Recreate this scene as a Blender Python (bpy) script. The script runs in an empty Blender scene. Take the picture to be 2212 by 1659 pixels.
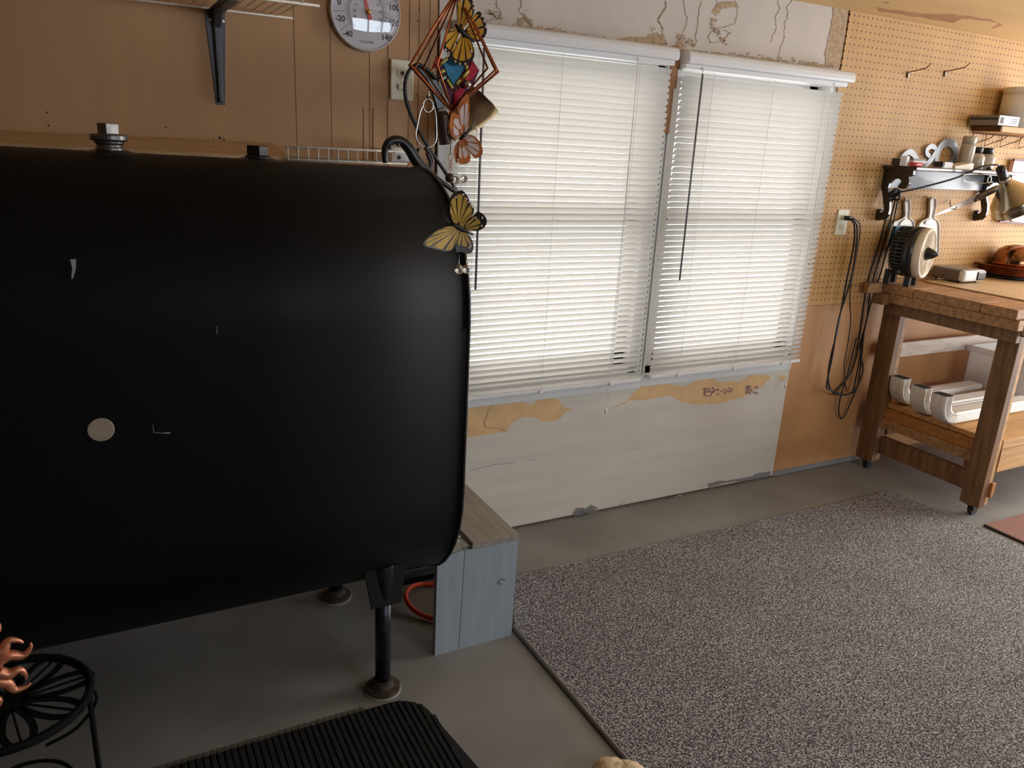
import bpy, bmesh, math, random
from mathutils import Vector, Matrix
random.seed(7)
SC = bpy.context.scene
COL = SC.collection

# ------------------------------------------------------------------ camera
YAW, PITCH, ROLL, FPX = 0.498806, 0.298322, 0.0542101, 1694.919
CAM = Vector((0.0, -2.4745, 1.48))
def _basis():
    cy, sy, cp, sp = math.cos(YAW), math.sin(YAW), math.cos(PITCH), math.sin(PITCH)
    fw = Vector((sy*cp, cy*cp, -sp)); r0 = Vector((cy, -sy, 0)); u0 = r0.cross(fw)
    cr, sr = math.cos(ROLL), math.sin(ROLL)
    return cr*r0 + sr*u0, -sr*r0 + cr*u0, fw
RT, UP, FW = _basis()
cd = bpy.data.cameras.new('camera'); cam = bpy.data.objects.new('camera', cd); COL.objects.link(cam)
cd.sensor_width = 36.0; cd.sensor_fit = 'HORIZONTAL'; cd.lens = FPX*36.0/2212.0; cd.clip_start = 0.05
cam.matrix_world = Matrix(((RT.x, UP.x, -FW.x, CAM.x), (RT.y, UP.y, -FW.y, CAM.y), (RT.z, UP.z, -FW.z, CAM.z), (0, 0, 0, 1)))
SC.camera = cam
# a pixel gives a direction; the plane it is met with is the wall, floor or thing it touches
def ray(px, py): return RT*((px-1106)/FPX) - UP*((py-829.5)/FPX) + FW
def W(px, py, y=0.0): d = ray(px, py); return CAM + d*((y-CAM.y)/d.y)
def F(px, py, z=0.0): d = ray(px, py); return CAM + d*((z-CAM.z)/d.z)
def XP(px, py, x): d = ray(px, py); return CAM + d*((x-CAM.x)/d.x)

# ------------------------------------------------------------------ world, lights, exposure
SC.view_settings.view_transform = 'Standard'; SC.view_settings.look = 'None'
SC.view_settings.gamma = 1.0; SC.view_settings.exposure = 0.3; SC.view_settings.use_curve_mapping = False
wd = bpy.data.worlds.new('daylight'); SC.world = wd; wd.use_nodes = True
wd.node_tree.nodes['Background'].inputs['Color'].default_value = (0.92, 0.94, 1.0, 1)
wd.node_tree.nodes['Background'].inputs['Strength'].default_value = 4.2
def area(name, loc, target, sx, sy, energy, color):
    l = bpy.data.lights.new(name, 'AREA'); l.shape = 'RECTANGLE'; l.size = sx; l.size_y = sy
    l.energy = energy; l.color = color
    o = bpy.data.objects.new(name, l); COL.objects.link(o); o.location = loc
    o.rotation_euler = (Vector(target)-Vector(loc)).to_track_quat('-Z', 'Z').to_euler()
    return o
area('daylight_side_door', (5.40, -1.30, 1.12), (0, -1.30, 1.12), 2.0, 1.9, 54, (1.0, 0.97, 0.93))
for k in range(3):
    area('daylight_front_window', (1.85+k*1.0, -4.72, 1.75), (1.85+k*1.0, 0, 1.75), 0.9, 0.62, 8, (0.60, 0.80, 1.0))

# ------------------------------------------------------------------ materials
def S(r, g, b):
    f = lambda c: (c/255/12.92) if c/255 <= 0.04045 else ((c/255+0.055)/1.055)**2.4
    return (f(r), f(g), f(b))
def mat(name, col, rough=0.6, metal=0.0, var=0.0, vscale=8.0, vstretch=(1, 1, 1), bump=0.0, bscale=60.0, col2=None, spec=0.5, trans=0.0, coat=0.0, detail=4.0):
    m = bpy.data.materials.new(name); m.use_nodes = True
    nt = m.node_tree; N = nt.nodes; L = nt.links; b = N['Principled BSDF']
    b.inputs['Base Color'].default_value = (*col, 1); b.inputs['Roughness'].default_value = rough
    b.inputs['Metallic'].default_value = metal; b.inputs['Specular IOR Level'].default_value = spec
    b.inputs['Transmission Weight'].default_value = trans; b.inputs['Coat Weight'].default_value = coat
    tc = N.new('ShaderNodeTexCoord')
    if var > 0 or col2:
        mp = N.new('ShaderNodeMapping'); mp.inputs['Scale'].default_value = vstretch
        L.new(tc.outputs['Object'], mp.inputs['Vector'])
        n = N.new('ShaderNodeTexNoise'); n.inputs['Scale'].default_value = vscale; n.inputs['Detail'].default_value = detail
        L.new(mp.outputs['Vector'], n.inputs['Vector'])
        r = N.new('ShaderNodeValToRGB'); c2 = col2 or tuple(min(1, c*(1+var)) for c in col)
        c1 = col if col2 else tuple(c*(1-var) for c in col)
        r.color_ramp.elements[0].position = 0.36; r.color_ramp.elements[0].color = (*c1, 1)
        r.color_ramp.elements[1].position = 0.66; r.color_ramp.elements[1].color = (*c2, 1)
        L.new(n.outputs['Fac'], r.inputs['Fac']); L.new(r.outputs['Color'], b.inputs['Base Color'])
    if bump > 0:
        n2 = N.new('ShaderNodeTexNoise'); n2.inputs['Scale'].default_value = bscale
        L.new(tc.outputs['Object'], n2.inputs['Vector'])
        bp = N.new('ShaderNodeBump'); bp.inputs['Strength'].default_value = bump; bp.inputs['Distance'].default_value = 0.002
        L.new(n2.outputs['Fac'], bp.inputs['Height']); L.new(bp.outputs['Normal'], b.inputs['Normal'])
    return m
M = {}
M['hardboard'] = mat('brown_hardboard', S(186, 144, 102), 0.62, var=0.08, vscale=3.0, vstretch=(2.0, 1, 0.5), bump=0.15, bscale=300)
M['hardboard_r'] = mat('orange_hardboard', S(190, 138, 86), 0.6, var=0.12, vscale=2.5, vstretch=(2.0, 1, 0.6), bump=0.1, bscale=300)
M['white_panel'] = mat('white_painted_panel', S(206, 200, 188), 0.7, var=0.05, vscale=5, vstretch=(0.4, 1, 3), bump=0.15, bscale=120)
M['white_stained'] = mat('stained_white_panel', S(202, 192, 180), 0.7, var=0.05, vscale=6, bump=0.15, bscale=120)
M['bare'] = mat('bare_tan_board', S(216, 180, 130), 0.75, var=0.08, vscale=14)
M['tan_stain'] = mat('tan_water_stain', S(176, 150, 118), 0.8, var=0.18, vscale=60)
M['brown_stain'] = mat('brown_water_stain', S(150, 122, 94), 0.8, var=0.2, vscale=80)
M['grey_scuff'] = mat('grey_scuff', S(128, 126, 126), 0.8, var=0.1, vscale=60)
M['mauve_scuff'] = mat('mauve_scuff', S(150, 116, 116), 0.8, var=0.15, vscale=60)
M['floor'] = mat('painted_concrete', S(134, 133, 130), 0.55, var=0.16, vscale=3.0, bump=0.1, bscale=40)
M['ceiling'] = mat('plywood_ceiling', S(214, 178, 124), 0.7, var=0.08, vscale=2, vstretch=(0.6, 3, 1))
M['wall'] = mat('plain_wall', S(120, 90, 64), 0.8)
M['trim_white'] = mat('white_window_trim', S(216, 216, 212), 0.45, var=0.03, vscale=10)
M['trim_wood'] = mat('brown_wood_strip', S(150, 100, 52), 0.5, var=0.35, vscale=20, vstretch=(6, 6, 0.5))
M['white_plastic'] = mat('white_plastic', S(226, 226, 226), 0.35)
M['grey_plastic'] = mat('grey_wand_plastic', S(120, 118, 122), 0.4)
M['cord_white'] = mat('white_cord', S(222, 222, 218), 0.8)
M['outside'] = mat('sunlit_ground', S(226, 225, 220), 0.9, var=0.12, vscale=1.5)
M['soffit'] = mat('tan_soffit', S(222, 200, 150), 0.8)
M['black_paint'] = mat('black_tank_paint', (0.005, 0.005, 0.006), 0.5, bump=0.12, bscale=160, spec=0.13)
M['black_weld'] = mat('black_weld', (0.018, 0.018, 0.019), 0.4, bump=0.3, bscale=120)
M['galv'] = mat('galvanised_metal', S(120, 118, 116), 0.38, metal=0.9, var=0.25, vscale=40)
M['black_metal'] = mat('black_metal', (0.012, 0.012, 0.013), 0.35, metal=0.3)
M['dark_pipe'] = mat('dark_pipe', (0.016, 0.016, 0.022), 0.35, metal=0.4, var=0.4, vscale=40)
M['rusty_flange'] = mat('rusty_flange', S(86, 76, 68), 0.55, metal=0.5, var=0.3, vscale=60)
M['white_putty'] = mat('pale_pad', S(150, 146, 138), 0.8)
M['beige'] = mat('beige_disc', S(158, 144, 126), 0.7, var=0.08, vscale=30)
M['scratch'] = mat('bare_metal_scratch', S(150, 150, 152), 0.5)
M['plank'] = mat('raw_plank', S(196, 160, 118), 0.7, var=0.12, vscale=10, vstretch=(1, 8, 8))
M['wire_white'] = mat('white_coated_wire', S(228, 222, 210), 0.45)
M['bracket'] = mat('grey_steel_bracket', S(84, 84, 88), 0.4, metal=0.6)
M['rivet'] = mat('bright_rivet', S(210, 208, 204), 0.3, metal=0.6)
M['dial'] = mat('white_dial', S(214, 214, 224), 0.5)
M['clear_rim'] = mat('clear_plastic_rim', S(190, 180, 176), 0.25)
M['score'] = mat('score_shadow', S(126, 88, 60), 0.8)
M['ink'] = mat('dark_print', S(52, 52, 62), 0.7)
M['ink_light'] = mat('pale_print', S(120, 120, 134), 0.7)
M['needle'] = mat('red_needle', S(205, 66, 60), 0.5)
M['brass'] = mat('brass', S(212, 160, 70), 0.25, metal=0.9)
M['ivory'] = mat('ivory_plate', S(214, 206, 178), 0.4)
M['ivory_dark'] = mat('ivory_insert', S(196, 186, 158), 0.4)
M['dark_hole'] = mat('dark_socket', S(70, 48, 44), 0.6)
M['copper'] = mat('copper', S(196, 112, 66), 0.3, metal=0.9, var=0.2, vscale=25)
M['dark_copper'] = mat('dark_copper', S(150, 84, 52), 0.35, metal=0.9, var=0.3, vscale=25)
M['chrome'] = mat('chrome', S(205, 205, 205), 0.12, metal=1.0)
M['alu'] = mat('spun_aluminium', S(176, 164, 142), 0.24, metal=1.0)
M['bronze_alu'] = mat('bronze_aluminium', S(164, 140, 104), 0.28, metal=0.9)
M['wing_black'] = mat('wing_black', S(36, 28, 26), 0.3)
M['wing_amber'] = mat('wing_amber', S(214, 160, 50), 0.4, var=0.15, vscale=40, spec=0.3)
M['wing_yellow'] = mat('wing_yellow', S(196, 160, 76), 0.4, var=0.2, vscale=45, spec=0.3)
M['wing_orange'] = mat('wing_orange', S(196, 112, 50), 0.3, var=0.25, vscale=50)
M['wing_pale'] = mat('wing_pale', S(226, 204, 196), 0.3)
M['glass_blue'] = mat('blue_glass', S(66, 146, 186), 0.5, var=0.1, vscale=60, spec=0.15)
M['glass_red'] = mat('red_glass', S(190, 34, 60), 0.5, var=0.2, vscale=60, spec=0.15)
M['glass_purple'] = mat('purple_glass', S(92, 40, 60), 0.5, var=0.3, vscale=60, spec=0.15)
M['glass_yellow'] = mat('yellow_glass', S(214, 204, 84), 0.2, coat=0.6)
M['glass_green'] = mat('mint_glass', S(150, 190, 170), 0.2, coat=0.6)
M['crystal'] = mat('clear_crystal', (0.95, 0.93, 0.88), 0.05, trans=0.85)
M['olive_bead'] = mat('olive_bead', S(64, 52, 30), 0.3)
M['black_plastic'] = mat('black_plastic', (0.012, 0.012, 0.013), 0.32)
M['black_rubber'] = mat('black_cord', (0.012, 0.012, 0.014), 0.42)
M['brown_cord'] = mat('brown_cord', S(60, 44, 38), 0.5)
M['brown_rubber'] = mat('brown_rubber', S(58, 40, 34), 0.4)
M['step_blue'] = mat('blue_grey_painted_wood', S(152, 164, 174), 0.6, var=0.06, vscale=6, vstretch=(8, 8, 0.6), bump=0.1, bscale=80)
M['step_grey'] = mat('grey_weathered_wood', S(150, 142, 130), 0.65, var=0.14, vscale=8, vstretch=(8, 0.6, 8), bump=0.15, bscale=80)
M['seam'] = mat('dark_seam', S(40, 42, 46), 0.8)
M['orange'] = mat('orange_hose', S(206, 72, 34), 0.4)
M['mat_black'] = mat('black_ribbed_mat', (0.007, 0.0075, 0.0075), 0.95, var=0.7, vscale=160, bump=0.8, bscale=400)
M['mat_edge'] = mat('dark_rubber_edge', S(92, 90, 84), 0.8)
M['coral'] = mat('tan_rough_stone', S(206, 184, 152), 0.9, var=0.18, vscale=60, bump=1.0, bscale=90)
M['brown_mat'] = mat('brown_doormat', S(146, 106, 92), 0.95, var=0.3, vscale=180, bump=0.6, bscale=300)
M['brown_edge'] = mat('dark_brown_edge', S(58, 34, 28), 0.8)
M['binding'] = mat('carpet_binding', S(120, 116, 112), 0.8)
M['iron'] = mat('black_wrought_iron', (0.005, 0.005, 0.005), 0.85, spec=0.15)
M['bench_dark'] = mat('dark_bench_wood', S(128, 94, 62), 0.6, var=0.3, vscale=10, vstretch=(5, 5, 0.5))
M['bench_mid'] = mat('worn_bench_wood', S(170, 128, 86), 0.6, var=0.28, vscale=9, vstretch=(0.7, 6, 6), bump=0.15, bscale=80)
M['bench_end'] = mat('bench_end_grain', S(140, 94, 60), 0.7, var=0.3, vscale=30, bump=0.2, bscale=120)
M['bench_light'] = mat('pale_bench_wood', S(204, 158, 100), 0.6, var=0.14, vscale=8, vstretch=(0.6, 6, 6))
M['bench_orange'] = mat('orange_bench_wood', S(176, 118, 58), 0.6, var=0.18, vscale=8, vstretch=(0.6, 6, 6))
M['whitewashed'] = mat('whitewashed_board', S(208, 196, 182), 0.7, var=0.14, vscale=9, vstretch=(1, 3, 5))
M['sheet'] = mat('tan_sheet', S(206, 178, 138), 0.5, var=0.08, vscale=4)
M['downspout'] = mat('white_downspout', S(226, 220, 208), 0.35)
M['dark_inside'] = mat('dark_inside', S(34, 28, 26), 0.8)
M['tote'] = mat('frosted_tote', S(232, 230, 226), 0.3); M['tote'].node_tree.nodes['Principled BSDF'].inputs['Alpha'].default_value = 0.5
M['shelf_black'] = mat('gloss_black_shelf', (0.012, 0.012, 0.014), 0.22, coat=0.5)
M['shelf_sheen'] = mat('shelf_reflection_grey', S(150, 158, 166), 0.35, coat=0.2)  # grey stands for light reflected off the shelf's black gloss paint
M['fan_cream'] = mat('cream_fan_plastic', S(226, 212, 188), 0.4)
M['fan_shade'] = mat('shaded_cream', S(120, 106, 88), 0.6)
M['grille_grey'] = mat('charcoal_grille', S(64, 64, 64), 0.4)
M['silver'] = mat('silver_plastic', S(122, 120, 118), 0.35, metal=0.6)
M['dust_white'] = mat('white_dustpan', S(224, 218, 208), 0.4)
M['dust_blue'] = mat('blue_bristles', S(38, 104, 138), 0.8, var=0.3, vscale=90)
M['frosted'] = mat('frosted_bottle', S(186, 176, 158), 0.25, var=0.08, vscale=20)
M['label_white'] = mat('white_paper_label', S(226, 226, 228), 0.7)
M['box_grey'] = mat('grey_card_box', S(136, 130, 124), 0.6)
M['box_dark'] = mat('dark_card_box', S(52, 48, 48), 0.6)
M['red'] = mat('red_plastic', S(176, 40, 40), 0.4)
M['pink'] = mat('pink_painted_wood', S(232, 196, 188), 0.6)
M['maroon'] = mat('maroon_edge', S(86, 34, 30), 0.5)
M['mirror_grey'] = mat('grey_glazed_oval', S(190, 186, 184), 0.15, coat=0.5)
M['canister'] = mat('white_canister', S(226, 222, 214), 0.4)
M['hook_steel'] = mat('dull_steel_hook', S(150, 120, 80), 0.35, metal=0.8)
M['brown_wire'] = mat('brown_wire', S(116, 78, 48), 0.45, metal=0.4)
M['shaded_end_grain'] = mat('shaded_end_grain', S(110, 66, 38), 0.6)
M['beige_tool'] = mat('brown_tool_handle', S(92, 74, 62), 0.4)
M['blade'] = mat('pale_blade', S(206, 200, 192), 0.3, metal=0.4)

def slat_material():
    m = bpy.data.materials.new('translucent_white_slat'); m.use_nodes = True
    nt = m.node_tree; nt.nodes.clear()
    o = nt.nodes.new('ShaderNodeOutputMaterial'); d = nt.nodes.new('ShaderNodeBsdfDiffuse'); t = nt.nodes.new('ShaderNodeBsdfTranslucent')
    mx = nt.nodes.new('ShaderNodeMixShader'); mx.inputs[0].default_value = 0.33
    d.inputs['Color'].default_value = (0.60, 0.60, 0.585, 1); t.inputs['Color'].default_value = (0.71, 0.645, 0.545, 1)
    nt.links.new(d.outputs[0], mx.inputs[1]); nt.links.new(t.outputs[0], mx.inputs[2]); nt.links.new(mx.outputs[0], o.inputs[0])
    return m
M['slat'] = slat_material()
def pane_material():
    m = bpy.data.materials.new('window_glass'); m.use_nodes = True
    nt = m.node_tree; nt.nodes.clear()
    o = nt.nodes.new('ShaderNodeOutputMaterial'); g = nt.nodes.new('ShaderNodeBsdfGlossy'); t = nt.nodes.new('ShaderNodeBsdfTransparent')
    g.inputs['Roughness'].default_value = 0.02
    mx = nt.nodes.new('ShaderNodeMixShader'); mx.inputs[0].default_value = 0.08
    nt.links.new(t.outputs[0], mx.inputs[1]); nt.links.new(g.outputs[0], mx.inputs[2]); nt.links.new(mx.outputs[0], o.inputs[0])
    return m
M['pane'] = pane_material()
def pegboard_material():
    m = mat('pegboard', S(194, 149, 88), 0.6, var=0.12, vscale=2.2, vstretch=(2.5, 1, 0.7))
    nt = m.node_tree; N = nt.nodes; L = nt.links; b = N['Principled BSDF']
    src = b.inputs['Base Color'].links[0].from_socket
    tc = N.new('ShaderNodeTexCoord'); sx = N.new('ShaderNodeSeparateXYZ'); L.new(tc.outputs['Object'], sx.inputs[0])
    def mth(op, a, v=None):
        n = N.new('ShaderNodeMath'); n.operation = op
        if hasattr(a, 'links'): L.new(a, n.inputs[0])
        else: n.inputs[0].default_value = a
        if v is not None:
            if hasattr(v, 'links'): L.new(v, n.inputs[1])
            else: n.inputs[1].default_value = v
        return n.outputs[0]
    P_ = 0.0275
    fx = mth('SUBTRACT', mth('FRACT', mth('DIVIDE', sx.outputs['X'], P_)), 0.5)
    fz = mth('SUBTRACT', mth('FRACT', mth('DIVIDE', sx.outputs['Z'], P_)), 0.5)
    d = mth('SQRT', mth('ADD', mth('MULTIPLY', fx, fx), mth('MULTIPLY', fz, fz)))
    hole = mth('LESS_THAN', d, 0.135)
    mx = N.new('ShaderNodeMix'); mx.data_type = 'RGBA'
    L.new(hole, mx.inputs[0]); L.new(src, mx.inputs[6]); mx.inputs[7].default_value = (*S(56, 34, 20), 1)
    L.new(mx.outputs[2], b.inputs['Base Color'])
    return m
M['pegboard'] = pegboard_material()
def carpet_material():
    m = mat('flecked_grey_carpet', S(130, 124, 122), 0.95)
    nt = m.node_tree; N = nt.nodes; L = nt.links; b = N['Principled BSDF']
    tc = N.new('ShaderNodeTexCoord')
    n = N.new('ShaderNodeTexNoise'); n.inputs['Scale'].default_value = 195; n.inputs['Detail'].default_value = 2; n.inputs['Roughness'].default_value = 0.6
    L.new(tc.outputs['Object'], n.inputs['Vector'])
    r = N.new('ShaderNodeValToRGB'); e = r.color_ramp.elements
    e[0].position = 0.36; e[0].color = (*S(36, 37, 40), 1); e[1].position = 0.66; e[1].color = (*S(204, 203, 205), 1)
    x = e.new(0.50); x.color = (*S(114, 112, 115), 1)
    L.new(n.outputs['Fac'], r.inputs['Fac'])
    n2 = N.new('ShaderNodeTexNoise'); n2.inputs['Scale'].default_value = 3.5; L.new(tc.outputs['Object'], n2.inputs['Vector'])
    r2 = N.new('ShaderNodeValToRGB'); r2.color_ramp.elements[0].position = 0.35; r2.color_ramp.elements[0].color = (0.86, 0.83, 0.83, 1)
    r2.color_ramp.elements[1].position = 0.65; r2.color_ramp.elements[1].color = (1, 1, 1, 1); L.new(n2.outputs['Fac'], r2.inputs['Fac'])
    mx = N.new('ShaderNodeMix'); mx.data_type = 'RGBA'; mx.blend_type = 'MULTIPLY'; mx.inputs[0].default_value = 1.0
    L.new(r.outputs['Color'], mx.inputs[6]); L.new(r2.outputs['Color'], mx.inputs[7]); L.new(mx.outputs[2], b.inputs['Base Color'])
    bp = N.new('ShaderNodeBump'); bp.inputs['Strength'].default_value = 0.7; bp.inputs['Distance'].default_value = 0.004
    L.new(n.outputs['Fac'], bp.inputs['Height']); L.new(bp.outputs['Normal'], b.inputs['Normal'])
    return m
M['carpet'] = carpet_material()

# ------------------------------------------------------------------ mesh helpers
def V(*a): return Vector(a)
class MB:
    def __init__(s): s.v = []; s.f = []; s.sm = []
    def add(s, vs, fs, smooth=False):
        o = len(s.v); s.v += [Vector(v) for v in vs]; s.f += [tuple(i+o for i in f) for f in fs]; s.sm += [smooth]*len(fs); return s
    def box(s, a, b, mtx=None):
        x0, y0, z0 = a; x1, y1, z1 = b
        vs = [V(x, y, z) for x in (x0, x1) for y in (y0, y1) for z in (z0, z1)]
        if mtx: vs = [mtx @ v for v in vs]
        return s.add(vs, [(0, 1, 3, 2), (4, 6, 7, 5), (0, 4, 5, 1), (2, 3, 7, 6), (0, 2, 6, 4), (1, 5, 7, 3)])
    def prism(s, pts, vec):
        n = len(pts); vec = Vector(vec); pts = [Vector(p) for p in pts]
        fs = [tuple(range(n)), tuple(range(2*n-1, n-1, -1))]
        fs += [(i, i+n, (i+1) % n+n, (i+1) % n) for i in range(n)]
        return s.add(pts+[p+vec for p in pts], fs)
    def stroke(s, pts, ws, vec):
        vec = Vector(vec); nrm = vec.normalized(); pts = [Vector(p) for p in pts]; n = len(pts)
        if not hasattr(ws, '__len__'): ws = [ws]*n
        vs = []
        for i, p in enumerate(pts):
            t = (pts[min(i+1, n-1)]-pts[max(i-1, 0)]).normalized(); sd = nrm.cross(t).normalized()*ws[i]*0.5
            vs += [p+sd, p-sd, p+sd+vec, p-sd+vec]
        fs = []
        for i in range(n-1):
            a = 4*i; b = a+4
            fs += [(a, b, b+1, a+1), (a+2, a+3, b+3, b+2), (a, a+2, b+2, b), (a+1, b+1, b+3, a+3)]
        fs += [(0, 1, 3, 2), (4*n-4, 4*n-2, 4*n-1, 4*n-3)]
        return s.add(vs, fs)
    def tube(s, pts, r, n=8, closed=False, caps=True):
        pts = [Vector(p) for p in pts]; m = len(pts)
        rs = r if hasattr(r, '__len__') else [r]*m
        def tan(i):
            if closed: return (pts[(i+1) % m]-pts[i-1]).normalized()
            return (pts[min(i+1, m-1)]-pts[max(i-1, 0)]).normalized()
        t0 = tan(0); u = t0.orthogonal().normalized(); vs = []
        for i in range(m):
            t = tan(i); q = t0.rotation_difference(t); u = (q @ u); u = (u-t*u.dot(t)).normalized(); w = t.cross(u); t0 = t
            vs += [pts[i]+(u*math.cos(2*math.pi*k/n)+w*math.sin(2*math.pi*k/n))*rs[i] for k in range(n)]
        fs = []
        for i in range(m if closed else m-1):
            a = i*n; b = ((i+1) % m)*n
            fs += [(a+k, a+(k+1) % n, b+(k+1) % n, b+k) for k in range(n)]
        s.add(vs, fs, True)
        if caps and not closed:
            o = len(s.v)-len(vs)
            s.f += [tuple(o+k for k in reversed(range(n))), tuple(o+(m-1)*n+k for k in range(n))]; s.sm += [False]*2
        return s
    def lathe(s, base, axis, prof, n=24, smooth=True, squash=None):
        axis = Vector(axis).normalized(); u = axis.orthogonal().normalized(); w = axis.cross(u); base = Vector(base)
        vs = []
        for (r, h) in prof:
            vs += [base+axis*h+(u*math.cos(2*math.pi*k/n)+w*math.sin(2*math.pi*k/n))*max(r, 1e-5) for k in range(n)]
        fs = []
        for i in range(len(prof)-1):
            a = i*n; b = a+n
            fs += [(a+k, a+(k+1) % n, b+(k+1) % n, b+k) for k in range(n)]
        s.add(vs, fs, smooth); o = len(s.v)-len(vs); e = o+(len(prof)-1)*n
        if prof[0][0] > 1e-4: s.f.append(tuple(o+k for k in reversed(range(n)))); s.sm.append(False)
        if prof[-1][0] > 1e-4: s.f.append(tuple(e+k for k in range(n))); s.sm.append(False)
        return s
    def cyl(s, a, b, r0, r1=None, n=16):
        a = Vector(a); b = Vector(b); h = (b-a).length
        return s.lathe(a, b-a, [(r0, 0), (r0 if r1 is None else r1, h)], n)
    def ball(s, c, r, n=12, m=8, sc=(1, 1, 1)):
        c = Vector(c); vs = []; fs = []
        for i in range(m+1):
            th = math.pi*i/m
            for k in range(n):
                ph = 2*math.pi*k/n
                vs.append(c+V(math.sin(th)*math.cos(ph)*sc[0], math.sin(th)*math.sin(ph)*sc[1], math.cos(th)*sc[2])*r)
        for i in range(m):
            for k in range(n): fs.append((i*n+k, i*n+(k+1) % n, (i+1)*n+(k+1) % n, (i+1)*n+k))
        return s.add(vs, fs, True)
    def build(s, name, m, parent=None, bevel=0.0, weld=False, origin=None):
        me = bpy.data.meshes.new(name)
        if parent: off = wloc(parent)
        elif origin is not None: off = Vector(origin)
        else:
            xs = [v.x for v in s.v]; ys = [v.y for v in s.v]; zs = [v.z for v in s.v]
            off = V((min(xs)+max(xs))/2, (min(ys)+max(ys))/2, min(zs))
        me.from_pydata([v-off for v in s.v], [], s.f)
        me.polygons.foreach_set('use_smooth', s.sm)
        bm = bmesh.new(); bm.from_mesh(me)
        bmesh.ops.remove_doubles(bm, verts=bm.verts, dist=1e-6)
        bmesh.ops.recalc_face_normals(bm, faces=bm.faces); bm.to_mesh(me); bm.free()
        me.materials.append(M[m] if isinstance(m, str) else m)
        o = bpy.data.objects.new(name, me); COL.objects.link(o)
        if parent: o.parent = parent
        else: o.location = off
        if bevel:
            b = o.modifiers.new('soft_edges', 'BEVEL'); b.width = bevel; b.segments = 2; b.limit_method = 'ANGLE'
        return o
def wloc(o):
    v = Vector(o.location)
    while o.parent: o = o.parent; v = v+Vector(o.location)
    return v
def tag(o, label, cat, group=None):
    o['label'] = label; o['category'] = cat
    if group: o['group'] = group
    return o
def thing(name, loc, label, cat, group=None):
    o = bpy.data.objects.new(name, None); COL.objects.link(o); o.location = loc; o.empty_display_size = 0.05
    return tag(o, label, cat, group)
def struct(o, label=None, cat=None):
    o['kind'] = 'structure'
    if label: o['label'] = label
    if cat: o['category'] = cat
    return o
def cr(pts, n=6, closed=False):
    pts = [Vector(p) for p in pts]; out = []; m = len(pts)
    for i in range(m if closed else m-1):
        g = (lambda k: pts[k % m]) if closed else (lambda k: pts[max(0, min(m-1, k))])
        p0, p1, p2, p3 = g(i-1), g(i), g(i+1), g(i+2)
        for k in range(n):
            t = k/n
            out.append(0.5*((2*p1)+(p2-p0)*t+(2*p0-5*p1+4*p2-p3)*t*t+(3*p1-p0-3*p2+p3)*t**3))
    if not closed: out.append(pts[-1])
    return out
def lerps(a, n):
    """spread a short list of values over n stations"""
    out = []
    for i in range(n):
        t = i/(n-1)*(len(a)-1); k = min(int(t), len(a)-2); out.append(a[k]+(a[k+1]-a[k])*(t-k))
    return out
def link_copy(src, parent=None, loc=None):
    c = src.copy(); COL.objects.link(c)
    if parent is not None: c.parent = parent
    if loc is not None: c.location = loc
    return c

# ------------------------------------------------------------------ room shell
CEIL0 = 2.063
XL, XR, YF = -1.9, 5.5, -4.8
def ceil_z(y): return CEIL0 + (-y)*0.125
floor = struct(MB().box((XL-0.1, YF-0.1, -0.12), (XR+0.1, 0.14, 0.0)).build('floor', 'floor', origin=(0, 0, 0)), 'grey painted concrete floor', 'floor')
ceil = MB().add([V(XL-0.1, 0.14, CEIL0-0.0175), V(XR+0.1, 0.14, CEIL0-0.0175), V(XR+0.1, YF-0.1, ceil_z(YF-0.1)), V(XL-0.1, YF-0.1, ceil_z(YF-0.1)),
                 V(XL-0.1, 0.14, CEIL0+0.1), V(XR+0.1, 0.14, CEIL0+0.1), V(XR+0.1, YF-0.1, ceil_z(YF)+0.1), V(XL-0.1, YF-0.1, ceil_z(YF)+0.1)],
                [(0, 1, 2, 3), (4, 7, 6, 5), (0, 4, 5, 1), (1, 5, 6, 2), (2, 6, 7, 3), (3, 7, 4, 0)]).build('ceiling', 'ceiling', origin=(0, 0, 0))
struct(ceil, 'tan plywood ceiling sheet with brown stains above the pegboard', 'ceiling')

# back wall with two window openings
WX = [(1.055, 1.915), (1.965, 2.815)]; WZ0, WZ1 = 0.60, 1.80
wb = MB(); T0, T1 = 0.012, 0.12
for (x0, x1, z0, z1) in [(XL, WX[0][0], 0, CEIL0), (WX[0][1], WX[1][0], 0, CEIL0), (WX[1][1], XR, 0, CEIL0),
                         (WX[0][0], WX[0][1], 0, WZ0), (WX[0][0], WX[0][1], WZ1, CEIL0), (WX[1][0], WX[1][1], 0, WZ0), (WX[1][0], WX[1][1], WZ1, CEIL0)]:
    wb.box((x0, T0, z0), (x1, T1, z1))
wall = struct(wb.build('wall_back', 'wall', origin=(0, 0, 0)), 'back wall of brown hardboard, white panels and pegboard around the windows', 'wall')
def panel(name, m, x0, x1, z0, z1, y0=0.0, y1=0.012): return MB().box((x0, y0, z0), (x1, y1, z1)).build(name, m, wall)
xs_left = W(798, 250).x; xm = W(884, 120).x
panel('panel', 'hardboard', XL, xs_left-0.0012, 0.01, CEIL0)
panel('panel', 'hardboard', xs_left+0.0012, xm-0.001, 0.01, CEIL0, 0.001)
panel('panel', 'hardboard', xm+0.001, 1.016, 0.01, CEIL0, 0.0005)
panel('panel', 'white_stained', 1.02, 2.806, WZ1+0.005, CEIL0, -0.002)
wp = MB()
for (x0, x1, z0, z1) in [(1.02, 2.803, 0.012, WZ0-0.02)]: wp.box((x0, -0.002, z0), (x1, 0.012, z1))
wp.build('panel', 'white_panel', wall)
panel('panel', 'hardboard_r', 2.806, XR, 0.03, 0.838, 0.001)
peg = panel('pegboard', 'pegboard', 2.818, XR, 0.84, CEIL0, -0.004)
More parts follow.
